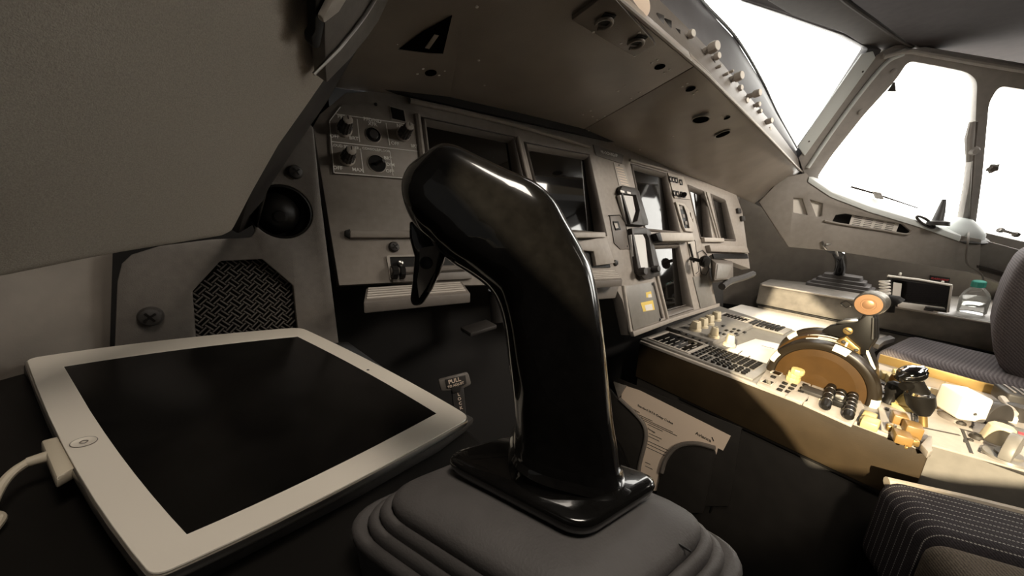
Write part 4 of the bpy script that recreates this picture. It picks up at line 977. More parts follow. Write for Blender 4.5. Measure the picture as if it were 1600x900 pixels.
# ---- throttle quadrant
tq = thing('throttle_quadrant', 'curved quadrant with striped arc between the two trim wheels', 'throttle quadrant', V(1.12, .15, ZT))
mb = MB(); mb.lathe(V(1.065, .155, -.381), (1, 0, 0), [(.094, 0), (.098, .004), (.098, .028), (.094, .032)], 80); mb.build('arc_cover', 'rim', tq)
mb = MB(); mb.lathe(V(1.10, .16, -.381), (1, 0, 0), [(.095, 0), (.099, .003), (.099, .06), (.095, .08)], 80); mb.build('arc_cover', 'wheel', tq)
for (a0_, a1_, x_, r_) in ((1.15, 2.1, 1.073, .0985), (1.35, 1.9, 1.088, .0985), (1.0, 2.2, 1.108, .0995), (2.4, 3.1, 1.07, .0985)):
    ar = []
    for k in range(13):
        th = a0_+(a1_-a0_)*k/12; d_ = V(0, math.cos(th), math.sin(th)); o_ = V(x_, .156, -.381)
        ar.append([o_+d_*r_, o_+d_*r_+V(.008, 0, 0), o_+d_*(r_+.0012)+V(.008, 0, 0), o_+d_*(r_+.0012)])
    MB().loft(ar).build('scale_band', 'mark', tq)
GX = Pl((1.085, 0, 0), (-1, 0, 0), (0, -1, 0))
gpx = [at_x(u, v, 1.075) for u, v in ((1307, 533), (1321, 527), (1343, 546), (1343, 556), (1336, 556))]
mb = MB(); mb.prism(gpx, V(.03, 0, .006)); gq = mb.build('detent_plate', 'brass', tq, bevel=.001)
for (u, v) in ((1318, 534), (1338, 547)):
    p = at_x(u, v, 1.073); subpart(MB().lathe(p, V(-.8, 0, .6), [(.004, 0), (.003, .002), (.0001, .0025)], 16), 'screw', 'dark', gq)
p0, p1 = at_x(1324, 535, 1.072), at_x(1319, 546, 1.072); subpart(MB().tube([p0, p1], .0022, 8), 'pointer', 'mark', gq)
mb = MB(); mb.prism([at_x(u, v, 1.09) for u, v in ((1350, 548), (1356, 545), (1367, 575), (1368, 584), (1357, 588), (1345, 560))], V(.05, 0, 0)); mb.build('lever_slot_guard', 'black', tq, bevel=.002)
mb = MB(); mb.tube([at_x(u, v, 1.088) for u, v in ((1353, 545), (1359, 560), (1366, 577))], .003, 8); mb.build('guard_edge', 'mark', tq)
# thrust levers
def thrust(X, du, dv, label):
    t = thing('thrust_lever', label, 'lever', at_x(1345+du, 545+dv, X), 'thrust levers')
    pts = [(1284, 516), (1294, 510), (1322, 505), (1338, 503), (1346, 496), (1350, 488), (1362, 487), (1367, 500), (1367, 530), (1361, 540), (1352, 556), (1342, 554), (1318, 529), (1300, 524), (1284, 521)]
    MB().prism([at_x(u+du, v+dv, X) for u, v in pts], V(.028, 0, 0)).build('arm', 'black', t, bevel=.003)
    c = at_x(1357+du, 476+dv, X-.006)
    k = MB().lathe(c, (1, 0, 0), [(.0225, 0), (.0255, .003), (.0255, .05), (.023, .056), (.0001, .056)], 40).build('knob', 'dark', t)
    subpart(MB().lathe(c, (-1, 0, 0), [(.0225, 0), (.0225, .0012), (.013, .0015), (.0125, .0006), (.0001, .0006)], 36), 'knob_disc', 'copper', k)
    subpart(MB().lathe(c, (-1, 0, 0), [(.0095, 0), (.0095, .002), (.007, .003), (.0001, .003)], 24), 'disconnect_button', 'copper', k)
    for j in range(5):
        subpart(MB().lathe(c+V(.012+j*.008, 0, 0), (1, 0, 0), [(.0254, 0), (.0266, .001), (.0266, .003), (.0254, .004)], 32), 'knob_ring', 'steel', k)
    s = MB().lathe(at_x(1325+du, 517+dv, X-.001), (-1, 0, 0), [(.0085, 0), (.0085, .002), (.007, .003), (.0001, .003)], 28).build('pivot_screw', 'brass', t)
    q = Pl(at_x(1325+du, 517+dv, X-.0042), (-1, 0, 0), (0, -1, 0)); subpart(MB().pbox(q, 0, 0, .013, .0022, .0006, 0, -.5), 'screw_slot', 'ink', s, smooth=False)
    MB().prism([at_x(u+du, v+dv, X+.002) for u, v in ((1304, 506), (1318, 500), (1340, 499), (1342, 503), (1326, 506))], V(.026, 0, 0)).build('reverse_latch', 'steel', t, bevel=.0015)
    MB().tube([at_x(1364+du, 497+dv, X-.002), at_x(1363+du, 530+dv, X-.002)], .0022, 8).build('cable_rod', 'steel', t)
    return t
thrust(1.085, 0, 0, 'black thrust lever with a copper ended round knob, nearer the captain seat')
thrust(1.135, 4, 0, 'black thrust lever half hidden behind the copper ended lever')

# ---- radio and engine switch panels along the near edge
rpn = thing('radio_panel', 'pale panel with small readouts and cream twin knob beside the big trim wheel', 'control panel', V(.97, .2, ZT))
MB().prism([at_z(u, v, ZT+.003) for u, v in ((1182, 602), (1200, 576), (1228, 586), (1268, 594), (1262, 630), (1250, 633))], V(0, 0, .005)).build('plate', 'plate', rpn, bevel=.001)
def bx(u, v, w, h, d, root, m, nm, c=.008, bev=.001, rot=0):
    p = PT.px(u, v, c); return MB().pbox(PT, p.x, p.y, w, h, d, c, rot).build(nm, m, root, bevel=bev)
for (u, v, w, h) in ((1214, 583, .03, .022), (1200, 597, .03, .024)):
    f_ = bx(u, v, w, h, .004, rpn, 'plate', 'readout_frame'); 
    p = PT.px(u, v, .012); subpart(MB().pbox(PT, p.x, p.y, w*.75, h*.7, .0006, .012), 'readout', 'screen', f_, smooth=False)
for (u, v) in ((1226, 600), (1222, 605), (1218, 610), (1240, 603), (1236, 608), (1231, 613), (1258, 603), (1254, 608), (1251, 613), (1264, 608), (1208, 590)):
    bx(u, v, .010, .010, .004, rpn, 'black', 'button', bev=.0008)
for (u, v, c, r) in ((1239, 593, .012, .014), (1241, 587, .024, .013), (1246, 582, .036, .013)):
    p = PT.px(u, v, c)
    MB().lathe(p, (0, 0, 1), [(r*.6, -.006), (r*.9, -.004), (r, 0), (r, .006), (r*.9, .009), (.0001, .009)], 28, .04, 10, squash=(1, -.2, 0)).build('stacked_knob', 'yellow', rpn)
p = PT.px(1259, 594, .008); MB().tube([p, p+V(0, .002, .018), p+V(.002, .004, .036)], [.003, .0028, .004]).build('toggle_lever', 'black', rpn)
bx(1245, 622, .05, .03, .006, rpn, 'plate', 'cover_plate', rot=.0)
ep = thing('light_panel', 'pale panel of ribbed black thumb switches along the near pedestal edge', 'control panel', V(.96, .08, ZT))
MB().prism([at_z(u, v, ZT+.003) for u, v in ((1254, 634), (1272, 596), (1304, 603), (1338, 617), (1350, 640), (1330, 668))], V(0, 0, .005)).build('plate', 'plate', ep, bevel=.001)
bx(1277, 617, .034, .055, .008, ep, 'dark', 'rocker_block', rot=.0)
def thumb(u0, v0, u1, v1, root, n, r=.0085, c=.018):
    a, b = PT.px(u0, v0, c), PT.px(u1, v1, c); d = (b-a)
    k = MB().lathe(a, d, [(r*.6, 0), (r, d.length*.05), (r, d.length*.95), (r*.6, d.length), (.0001, d.length)], 24).build('thumb_switch', 'black', root)
    for i in range(n):
        q = a+d*((i+1)/(n+1)); subpart(MB().lathe(q-d.normalized()*.001, d, [(r*.98, 0), (r*1.07, .0006), (r*1.07, .002), (r*.98, .0026)], 24), 'white_ring', 'steel', k)
    return k
thumb(1289, 637, 1300, 603, ep, 3); thumb(1309, 623, 1315, 613, ep, 1, .009); thumb(1325, 652, 1334, 616, ep, 5)
bx(1307, 634, .012, .02, .012, ep, 'black', 'toggle_block'); bx(1309, 630, .006, .014, .02, ep, 'steel', 'toggle_lever')
for (u, v) in ((1282, 625), (1285, 619), (1288, 613), (1318, 640), (1322, 628)): bx(u, v, .005, .005, .003, ep, 'cream', 'indicator', bev=.0006)
for (u, v, w, h, d) in ((1357, 655, .03, .02, .012), (1358, 667, .034, .024, .016), (1352, 661, .018, .018, .010)):
    bx(u, v, w, h, d, ep, 'yellow', 'guard_block', bev=.003)

# ---- engine start panel behind the wheels
es = thing('engine_panel', 'pale panel with gold and cream knobs just behind the trim wheels', 'control panel', V(1.2, .0, ZT))
MB().prism([at_z(u, v, ZT+.003) for u, v in ((1372, 570), (1424, 588), (1424, 600), (1428, 690), (1430, 700), (1376, 672), (1372, 640))], V(0, 0, .004)).build('plate', 'plate', es, bevel=.001)
lines([((1372, 572), (1372, 590)), ((1372, 645), (1376, 672)), ((1418, 605), (1432, 700))], .0012, .0075).build('panel_seam', 'ink', es, smooth=False)
for (u, v, m) in ((1394, 616, 'brass'), (1388, 630, 'black')):
    p = PT.px(u, v, .007); k = MB().lathe(p, V(.15, -.1, 1), [(.014, 0), (.0105, .008), (.012, .02), (.0165, .032), (.0155, .044), (.009, .05), (.0001, .05)], 32, .03, 10).build('master_knob', m, es)
p = PT.px(1411, 634, .007); sqknob(p.x, p.y, ZT+.007, .048, .034, es, 'yellow', 'mode_selector', rot=.4)
for (u, v, w, d) in ((1383, 592, .026, .018), (1391, 598, .024, .02), (1402, 588, .024, .016), (1395, 606, .018, .014)): bx(u, v, w, w*.8, d, es, 'yellow', 'guard_block', bev=.003, rot=.3)
for (u, v) in ((1380, 600), (1384, 607), (1379, 614), (1376, 628), (1386, 640), (1396, 645)): bx(u, v, .012, .006, .003, es, 'ink', 'legend_block', bev=.0006)
for (u, v, w, d, m) in ((1402, 662, .028, .022, 'amber'), (1422, 680, .03, .024, 'amber'), (1407, 690, .03, .018, 'amber'), (1398, 670, .024, .006, 'cream'), (1424, 693, .02, .012, 'brass'), (1388, 672, .012, .012, 'brass'), (1394, 678, .006, .02, 'steel')):
    bx(u, v, w, w*.75, d, es, m, 'switch_block', bev=.003, rot=.25)
for (u, v) in ((1412, 672), (1430, 672), (1416, 698)): bx(u, v, .02, .004, .004, es, 'brass', 'switch_bracket', bev=.0006)
# ---- speed brake lever
sb = thing('speed_brake_lever', 'black lever with a chrome topped T handle standing behind the trim wheels', 'lever', PT.px(1443, 668, .0))
b0 = PT.px(1443, 666, .006); 
h0 = b0*(ray(1436, 612).length/ray(1436, 612).length)
def up(u, v, base): 
    """point on a sight line standing over the base at the same distance from the camera"""
    r = ray(u, v); f = Vector((cL.z, cF.z, cU.z)); return r*((base.dot(f))/r.dot(f))
fw = Vector((cL.z, cF.z, cU.z))
sA, sB, sC, sD_ = up(1443, 666, b0), up(1442, 648, b0), up(1436, 614, b0), up(1428, 600, b0)
MB().tube([sA, sB], [.006, .006], 12).build('shaft', 'brass', sb)
MB().lathe(sB, (sC-sB), [(.010, 0), (.020, (sC-sB).length*.45), (.021, (sC-sB).length*.9), (.016, (sC-sB).length), (.0001, (sC-sB).length)], 28).build('collar', 'black', sb)
MB().lathe(sC, V(0, 0, 1), [(.018, -.004), (.019, .002), (.0001, .008)], 28).build('collar_cap', 'chrome', sb)
MB().tube([sC, up(1430, 602, b0), up(1426, 594, b0)], [.016, .014, .012], 14).build('neck', 'black', sb)
hA, hB = up(1405, 592, b0), up(1443, 580, b0)
n_ = 10; rr_ = []
hd_ = (hB-hA); up_ = V(0, 0, 1); sd = hd_.cross(up_).normalized(); up_ = sd.cross(hd_).normalized()
for k in range(n_+1):
    t = k/n_; s = math.sin(PI*min(max(t, .06), .94))**.45
    c = hA+hd_*t
    rr_.append([c+up_*(.012*s*math.sin(2*PI*j/20))+sd*(.020*s*math.cos(2*PI*j/20)) for j in range(20)])
MB().loft(rr_).build('handle', 'gloss', sb, angle=1.2)
rr_ = [[p+up_*.004 for p in r] for r in rr_[2:]]
MB().loft([[c_+(p-c_)*.86+up_*.003 for p in r] for r in rr_ for c_ in [sum(r, Vector())/20]]).build('chrome_top', 'chrome', sb, angle=1.2)
MB().tube([up(1410, 604, b0), up(1437, 598, b0)], [.008, .010], 12).build('trigger', 'black', sb)
# ---- flap lever and the knobs further aft
fp = thing('aft_panel', 'pale aft pedestal panel with seams and small dark screws', 'control panel', V(1.2, -.2, ZT))
MB().prism([at_z(u, v, ZT+.003) for u, v in ((1434, 602), (1560, 634), (1720, 680), (1720, 770), (1600, 738), (1456, 698), (1432, 690))], V(0, 0, .004)).build('plate', 'plate', fp, bevel=.001)
lines([((1476, 615), (1482, 628)), ((1504, 672), (1518, 708)), ((1497, 620), (1524, 650)), ((1442, 668), (1500, 680)), ((1500, 670), (1600, 695)), ((1430, 650), (1434, 668)), ((1474, 610), (1478, 622)), ((1565, 668), (1590, 690))], .0022, .0076).build('panel_seam', 'ink', fp, smooth=False)
for (u, v, r) in ((1472, 637, .009), (1500, 662, .008), (1526, 685, .010), (1533, 681, .004), (1516, 688, .004), (1575, 687, .009), (1590, 692, .008), (1580, 702, .007)):
    a, b = P2(u, v, .007); q = Pl((0, 0, ZT+.007), (0, 0, 1), (1, 0, 0)); screw(q, a, b, r, fp, 'ink')
lines([((1530, 706), (1548, 712)), ((1548, 712), (1546, 704)), ((1530, 706), (1532, 700)), ((1532, 700), (1546, 704))], .0016, .0076).build('legend_box', 'ink', fp, smooth=False)
for (u, v) in ((1510, 655), (1517, 668), (1508, 690)): bx(u, v, .014, .004, .002, fp, 'ink', 'legend_block', c=.0065, bev=.0005)
fv = thing('flap_lever', 'large white block shaped lever knob on the aft pedestal', 'lever', PT.px(1495, 655, .007))
p = PT.px(1493, 655, .007)
MB().lathe(p, (0, 0, 1), [(.024, 0), (.022, .006), (.014, .01), (.014, .02)], 28).build('stem', 'panel_dark', fv)
q = Pl(p, (0, 0, 1), (.8, .6, 0)); mb = MB(); mb.pbox(q, 0, 0, .058, .044, .052, .012); mb.build('knob', 'white', fv, bevel=.006, seg=3)
a = Pl(p+V(0, 0, .012), (-.8, -.55, 0), (.6, -.8, 0)); MB().lathe(p+V(-.02, -.014, .03)+V(-.004, -.004, 0), V(-.6, -.8, 0), [(.003, 0), (.0001, .003)], 12).build('set_screw', 'ink', fv)
ck2 = thing('curved_guard', 'curved gold and white guard between the T handle and the white block knob', 'guard', PT.px(1460, 635, .007))
ar = []
for k in range(13):
    th = -1.2+k*.22; c0 = PT.px(1458, 638, .007)
    ar.append([c0+V(math.cos(th)*.030, math.sin(th)*.05, 0), c0+V(math.cos(th)*.036, math.sin(th)*.058, 0), c0+V(math.cos(th)*.036, math.sin(th)*.058, .034), c0+V(math.cos(th)*.030, math.sin(th)*.05, .034)])
MB().loft(ar).build('guard', 'cream', ck2, bevel=.001)
MB().lathe(PT.px(1450, 632, .007), (0, 0, 1), [(.017, 0), (.015, .018), (.0001, .02)], 24).build('knob', 'brass', ck2)
def halfdisc(u, v, r, m, label, rot, nm='rudder_trim_knob'):
    p = PT.px(u, v, .007); t = thing(nm, label, 'knob', p, 'half round knobs on the aft pedestal')
    MB().lathe(p, (0, 0, 1), [(r*.9, 0), (r*.85, .004), (r*.5, .006), (r*.5, .01)], 28).build('base', m, t)
    d = V(math.cos(rot), math.sin(rot), 0); w = V(-d.y, d.x, 0)*.007
    arc = [p+V(0, 0, .006)+d*r*math.cos(PI*k/16)+V(0, 0, r*1.25*math.sin(PI*k/16)) for k in range(17)]
    MB().loft([[q+w for q in arc], [q-w for q in arc]]).build('fin', m, t, bevel=.002)
halfdisc(1552, 660, .03, 'dark', 'dark half round knob behind the cream knob', -.6)
halfdisc(1574, 716, .032, 'ped', 'grey half round knob on the aft pedestal edge nearest the captain seat', -.2)
kt = thing('rotary_selector', 'cream tapered knob between the two half round knobs', 'knob', PT.px(1555, 694, .007))
p = PT.px(1555, 692, .007); k = MB().lathe(p, (0, 0, 1), [(.020, 0), (.019, .010), (.015, .034), (.012, .037), (.0001, .037)], 32, .03, 8).build('knob', 'cream', kt)
MB().lathe(p, (0, 0, 1), [(.025, 0), (.024, .003), (.020, .004)], 32).build('skirt', 'plate', kt)
MB().lathe(p+V(-.012, -.013, .018), V(-.7, -.7, .1), [(.003, 0), (.0001, .003)], 12).build('set_screw', 'ink', kt)
hl_ = thing('park_brake_handle', 'dark lever with a pale rod handle at the right end of the pedestal', 'lever', PT.px(1590, 660, .007))
MB().tube([PT.px(1566, 622, .03), PT.px(1584, 646, .03)], .006, 10).build('rod', 'plate', hl_)
p = PT.px(1586, 655, .007); MB().lathe(p, (0, 0, 1), [(.014, 0), (.012, .02), (.016, .03), (.0001, .034)], 20).build('knob', 'dark', hl_)
mb = MB(); q = PT.px(1568, 652, .007); mb.pbox(PT, q.x, q.y, .045, .03, .012, .007); mb.build('housing', 'paperw', hl_, bevel=.002)
hs = thing('handset', 'dark ribbed handset at the right end of the pedestal', 'handset', PT.px(1610, 640, .01))
mb = MB(); q = PT.px(1612, 638, .01); mb.pbox(PT, q.x, q.y, .06, .10, .03, .012, .3); mb.build('body', 'dark', hs, bevel=.006, seg=3)
for k in range(7):
    mb = MB(); mb.pbox(PT, q.x-.01, q.y-.03+k*.011, .045, .004, .003, .042, .3); mb.build('ridge', 'plate', hs, bevel=.001)
rl = MB().lathe(PT.px(1597, 678, .007), (0, 0, 1), [(.02, 0), (.02, .004), (.017, .005), (.0001, .004)], 28).build('round_dial', 'ped', fp)
subpart(MB().pbox(PT, *P2(1598, 678, .012), .012, .01, .001, .0115), 'dial_window', 'red', rl, smooth=False)

# ---- document holder on the pedestal side
dh = thing('document_holder', 'black open document holder with curved rims on the pedestal side', 'document holder', PS.px(1050, 700, .01))
hold = [(945, 596), (968, 623), (992, 646), (1006, 664), (1009, 686), (1000, 724), (996, 760), (960, 760), (940, 650)]
MB().prism(PS.pts(hold, .012), PS.n*.008).build('front_panel', 'pedlow', dh, bevel=.002)
hold2 = [(1034, 740), (1040, 718), (1052, 702), (1068, 694), (1090, 693), (1117, 699), (1120, 712), (1100, 800), (1020, 800)]
MB().prism(PS.pts(hold2, .012), PS.n*.008).build('front_panel', 'pedlow', dh, bevel=.002)
mb = MB(); mb.tube(spline([PS.px(u, v, .021) for u, v in ((968, 623), (992, 646), (1006, 664), (1009, 686), (1000, 724), (997, 745))]), .006, 8); mb.build('rim', 'panel_dark', dh)
mb = MB(); mb.tube(spline([PS.px(u, v, .021) for u, v in ((1034, 738), (1040, 718), (1052, 702), (1068, 694), (1090, 693), (1117, 700))]), .006, 8); mb.build('rim', 'panel_dark', dh)
MB().prism(PS.pts([(960, 596), (974, 601), (980, 602), (974, 612), (968, 622)], .008), PS.n*.006).build('edge_pad', 'panel', dh, bevel=.001)
MB().prism(PS.pts([(965, 590), (1160, 668), (1140, 790), (965, 790)], .0), PS.n*.004).build('back_panel', 'pedlow', dh, bevel=.001)
pp = thing('paper_sheet', 'cream sheet of delay codes in the document holder on the pedestal side', 'paper', PS.px(1050, 680, .006))
MB().prism(PS.pts([(972, 601), (1000, 610), (1142, 681), (1130, 704), (1122, 700), (1100, 780), (985, 760), (970, 640)], .0075), PS.n*.0006).build('sheet', 'paper', pp)
ua = PS.px(999, 632, .009); ub = PS.px(1051, 659, .009); ang_ = math.atan2((ub-ua).dot(PS.ey), (ub-ua).dot(PS.ex)); ln_ = (ub-ua).length
mb = MB(); a, b = PS.ab(1025, 645.5); mb.text('Standard IATA Delay Codes', PS, a, b, ln_/10.8, .0084, rot=ang_)
a, b = PS.ab(1101, 681); mb.text('Avianca', PS, a, b, ln_/8.2, .0084, rot=ang_)
a, b = PS.ab(997, 641); mb.text('Others', PS, a, b, ln_/14, .0084, rot=ang_)
a, b = PS.ab(1020, 671); mb.text('Damage', PS, a, b, ln_/14, .0084, rot=ang_)
mb.build('heading', 'ink', pp, smooth=False)
MB().tube([PS.px(1112.5, 683, .0085), PS.px(1115, 689, .0085)], .0012, 6).build('logo_mark', 'ink', pp)
mb = MB()
for (u, v, l) in ((998, 648, 24), (1001, 652, 56), (1004, 656, 60), (1012, 663, 26), (1014, 677, 22), (1012, 681, 20), (1010, 688, 44), (1010, 693, 42), (1009, 698, 36), (1008, 722, 9), (1008, 728, 13)):
    pline(mb, PS, (u, v), (u+l*.9, v+l*.42), .0009, .0084)
mb.build('text_line', 'ink', pp, smooth=False)

# ================================================================== SEATS
ES = (at_z(1558, 871, -.42)-at_z(1393, 824, -.42)).normalized(); ET = V(ES.y, -ES.x, 0)
if ET.x > 0: ET = -ET
O_ = at_z(1392, 748, -.42)
cs = thing('captain_seat', 'grey seat cushion with white dotted pinstripes in front of the pedestal', 'seat', O_+ES*.2+ET*.2+V(0, 0, -.3))
ang_s = math.atan2(-ET.y, -ET.x)
def rbox(w0, w1, d0, d1, z0, z1, r, nx=12, ny=18, crown=.0):
    """rounded cushion in its own frame: x across, y along the seat"""
    bm = bmesh.new(); bmesh.ops.create_cube(bm, size=1)
    for v in bm.verts: v.co = V((w0+w1)/2+v.co.x*(w1-w0), (d0+d1)/2+v.co.y*(d1-d0), (z0+z1)/2+v.co.z*(z1-z0))
    bmesh.ops.bevel(bm, geom=list(bm.edges), offset=r, segments=6, profile=.5, affect='EDGES')
    m = MB(); m.bm = bm; return m
def seat_part(mb, name, m, root, org, rotz, parent_part=None):
    o = mb.build(name, m, None, loc=(0, 0, 0)); o.parent = root
    o.matrix_local = Matrix.Translation(Vector(org)-root.location) @ Matrix.Rotation(rotz, 4, 'Z'); return o
# in the seat frame +x points towards the pedestal and -y towards the seat back
rz = math.atan2(-ES.x, ES.y)+PI
rz = math.atan2(ES.x, -ES.y)
seat_part(rbox(-.116, .012, -.21, .012, -.16, .0, .028), 'cushion', 'seat', cs, O_, rz)
seat_part(rbox(-.205, -.106, -.30, .020, -.19, -.004, .03), 'thigh_bolster', 'seatb', cs, O_, rz)
seat_part(rbox(-.48, -.195, -.34, .0, -.19, -.012, .03), 'cushion', 'seat', cs, O_, rz)
mb = MB(); mb.tube([V(.006, .0, -.012), V(.008, -.1, -.010), V(.008, -.20, -.010)], .009, 10); seat_part(mb, 'piping', 'vinyl', cs, O_, rz)
mb = MB(); mb.tube([V(-.29, .05, -.045), V(-.33, .056, -.09), V(-.36, .06, -.13)], .005, 10); mb.tube([V(-.30, .03, -.06), V(-.29, .05, -.045)], .005, 10); seat_part(mb, 'release_lever', 'chrome', cs, O_, rz)
mb = MB(); mb.abox(-.46, -.03, -.20, -.02, -.66, -.15); seat_part(mb, 'base', 'void', cs, O_, rz)

fs = thing('first_officer_seat', 'dark grey ribbed seat with tan bolster beyond the pedestal', 'seat', V(1.75, -.15, -.7))
cz = -.40
f0 = at_z(1368, 548, cz); f1 = at_z(1600, 612, cz)
e_ = (f1-f0).normalized(); t_ = V(-e_.y, e_.x, 0); t_ = t_ if t_.x > 0 else -t_
rzf = math.atan2(e_.x, -e_.y)
seat_part(rbox(.0, .315, -.6, .0, -.09, .012, .034), 'cushion', 'seatfo', fs, f0, rzf)
seat_part(rbox(-.012, .040, -.6, -.012, -.10, -.016, .024), 'bolster', 'vinyl', fs, f0, rzf)
seat_part(rbox(.285, .33, -.55, -.05, -.09, .006, .02), 'bolster', 'vinyl', fs, f0, rzf)
mb = MB(); mb.abox(.04, .29, -.55, -.04, -.5, -.08); seat_part(mb, 'base', 'void', fs, f0, rzf)
bk = [at_x(u, v, 1.60) for u, v in ((1640, 380), (1600, 398), (1583, 425), (1568, 455), (1556, 490), (1550, 520), (1552, 550), (1562, 575), (1585, 596), (1640, 615), (1760, 600), (1760, 400))]
MB().prism(bk, V(.31, 0, 0)).build('backrest', 'seatfo', fs, bevel=.02, seg=4)
mb = MB(); p = at_z(1345+40, 538, -.36); 
bkx = [at_z(u, v, -.37) for u, v in ((1357, 541), (1368, 536), (1388, 530), (1397, 535), (1380, 540), (1372, 546))]
mb.prism(bkx, V(0, 0, .015)); mb.build('buckle', 'dark', fs, bevel=.002)

# ================================================================== FIRST OFFICER SIDE
CZ = -.31
rc = thing('side_console_right', 'long grey console below the side windows with patches of sunlight', 'console', V(2.1, 0, -.8))
rc.name = 'window_console'
mb = MB(); mb.prism([V(1.90, .56, CZ), V(1.94, .1, CZ), V(1.98, -.9, CZ), V(2.6, -.9, CZ), V(2.5, .62, CZ)], V(0, 0, -.10)); mb.build('upper_body', 'console', rc, bevel=.006)
mb = MB(); mb.prism([V(1.905, .55, CZ-.104), V(1.945, .1, CZ-.104), V(1.985, -.9, CZ-.104), V(2.6, -.9, CZ-.104), V(2.5, .6, CZ-.104)], V(0, 0, -.6)); mb.build('lower_body', 'console', rc, bevel=.004)
mb = MB(); mb.prism([V(1.63, .62, -.43), V(1.64, .15, -.43), V(1.944, .12, -.43), V(1.905, .62, -.43)], V(0, 0, -.05)); mb.build('lower_shelf', 'paperw', rc, bevel=.004)
mb = MB(); mb.tube([V(1.897, .55, CZ-.006), V(1.937, .1, CZ-.006), V(1.978, -.9, CZ-.006)], .004, 8); mb.build('edge_strip', 'plate', rc)
mb = MB(); mb.tube([V(1.90, .55, CZ-.104), V(1.94, .1, CZ-.104), V(1.98, -.9, CZ-.104)], .004, 8); mb.build('seam', 'black', rc)
CP = Pl((1.94, .1, CZ), (-1, -.087, 0), (.087, -1, 0))
for (u, v) in ((1316, 476), (1329, 478)): MB().lathe(CP.px(u, v, .002), CP.n, [(.004, 0), (.003, .002), (.0001, .003)], 12).build('rivet', 'steel', rc)
mb = MB(); mb.tube([CP.px(u, v, .004) for u, v in ((1313, 474), (1322, 470), (1331, 476), (1322, 481), (1313, 474))], .0015, 6); mb.build('recess_ring', 'dark', rc)
# first officer stick
fo_ = thing('side_stick', 'distant side stick on a stepped rubber boot by the far windows', 'side stick', at_z(1310, 458, CZ))
c0 = at_z(1312, 449, CZ+.0)
e1_ = V(.08, -1, 0).normalized(); e2_ = V(1, .08, 0).normalized()
prof = []
def sq(h, z): return round_poly([c0+e1_*h*a*1.15+e2_*h*b*.9+V(0, 0, z) for a, b in ((-1, -1), (1, -1), (1, 1), (-1, 1))], .02, 4)
for k, (h, z) in enumerate(((.100, 0), (.098, .012), (.088, .014), (.085, .026), (.074, .028), (.071, .042), (.060, .044), (.056, .060), (.03, .064))): prof.append(sq(h, z))
MB().loft(prof).build('boot', 'rubber', fo_, angle=.5)
b1 = c0+V(0, 0, .064)
def upo(u, v): return up(u, v, b1)
MB().tube(spline([upo(1310, 431), upo(1314, 412)*.96, upo(1310, 396)*.91, upo(1300, 388)*.895]), [.02]*17+[.016]*20, 14).build('grip', 'gloss', fo_)
MB().tube([upo(1302, 390)*.895, upo(1293, 384)*.89, upo(1285, 376)*.89], [.017, .02, .012], 14).build('grip_head', 'gloss', fo_)
MB().tube([upo(1285, 377)*.875, upo(1287, 384)*.875, upo(1292, 390)*.875], .0035, 8).build('trigger', 'steel', fo_)
MB().tube([upo(1290, 382)*.875, upo(1300, 382)*.875, upo(1306, 392)*.88, upo(1311, 404)*.92], .0035, 8).build('edge_highlight', 'steel', fo_)
# document light box / tablet with note
ft = thing('wall_tablet', 'dark screen in a pale edged frame standing on the far console', 'screen', at_z(1430, 486, CZ))
WPp = Pl(at_z(1404, 483, CZ), V(-.93, -.33, .12), V(.3, -.9, 0))
oq = [(1388, 431), (1436, 437), (1487, 445), (1481, 489), (1436, 484), (1399, 479)]
MB().prism(WPp.pts(oq), WPp.n*-.02).build('frame', 'dark', ft, bevel=.002)
MB().prism(WPp.pts([(1393, 436), (1482, 449), (1477, 477), (1402, 469)], .0005), WPp.n*.002).build('screen', 'screen', ft, smooth=False)
for pth, r in (([(1387, 431), (1436, 437), (1487, 446)], .004), ([(1487, 446), (1481, 488)], .003)):
    MB().tube([WPp.px(u, v, .003) for u, v in pth], r, 8).build('frame_edge', 'white', ft)
MB().prism(WPp.pts([(1396, 441), (1409, 443), (1406, 470), (1394, 464)], .003), WPp.n*.001).build('note', 'paperw', ft)
MB().prism(WPp.pts([(1403, 471), (1474, 480), (1474, 484), (1458, 489), (1402, 479)], .003), WPp.n*.012).build('tray', 'white', ft, bevel=.002)
for (u, v) in ((1406, 430), (1472, 443)): MB().lathe(WPp.px(u, v, 0), V(0, 0, 1), [(.004, 0), (.004, .008), (.0001, .01)], 12).build('catch', 'white', ft)
pn = thing('pen', 'dark pen lying on the pale tray of the standing screen', 'pen', WPp.px(1460, 482, .02))
MB().tube([WPp.px(1446, 481, .018), WPp.px(1476, 485, .018)], .006, 10).build('barrel', 'ink', pn)
MB().tube([WPp.px(1444, 483, .02), WPp.px(1458, 485, .02)], .004, 8).build('clip', 'dark', pn)
fl_ = thing('flashlight_sign', 'small red lettering on the dark wall above the standing screen', 'sign', RL.px(1470, 436, -.06))
SG = Pl(RL.px(1470, 436, -.294), RN, RL.ex)
MB().prism(SG.pts([(1453, 430), (1484, 434), (1483, 442), (1452, 438)], 0), RN*.002).build('plate', 'void', fl_, smooth=False)
a_, b_ = SG.px(1454, 434.5), SG.px(1482, 438); rot_ = math.atan2((b_-a_).dot(SG.ey), (b_-a_).dot(SG.ex))
MB().text('FLASH LIGHT', SG, *SG.ab(1468, 436.3), (b_-a_).length/6.0, .0025, rot=rot_).build('lettering', 'red', fl_, smooth=False)
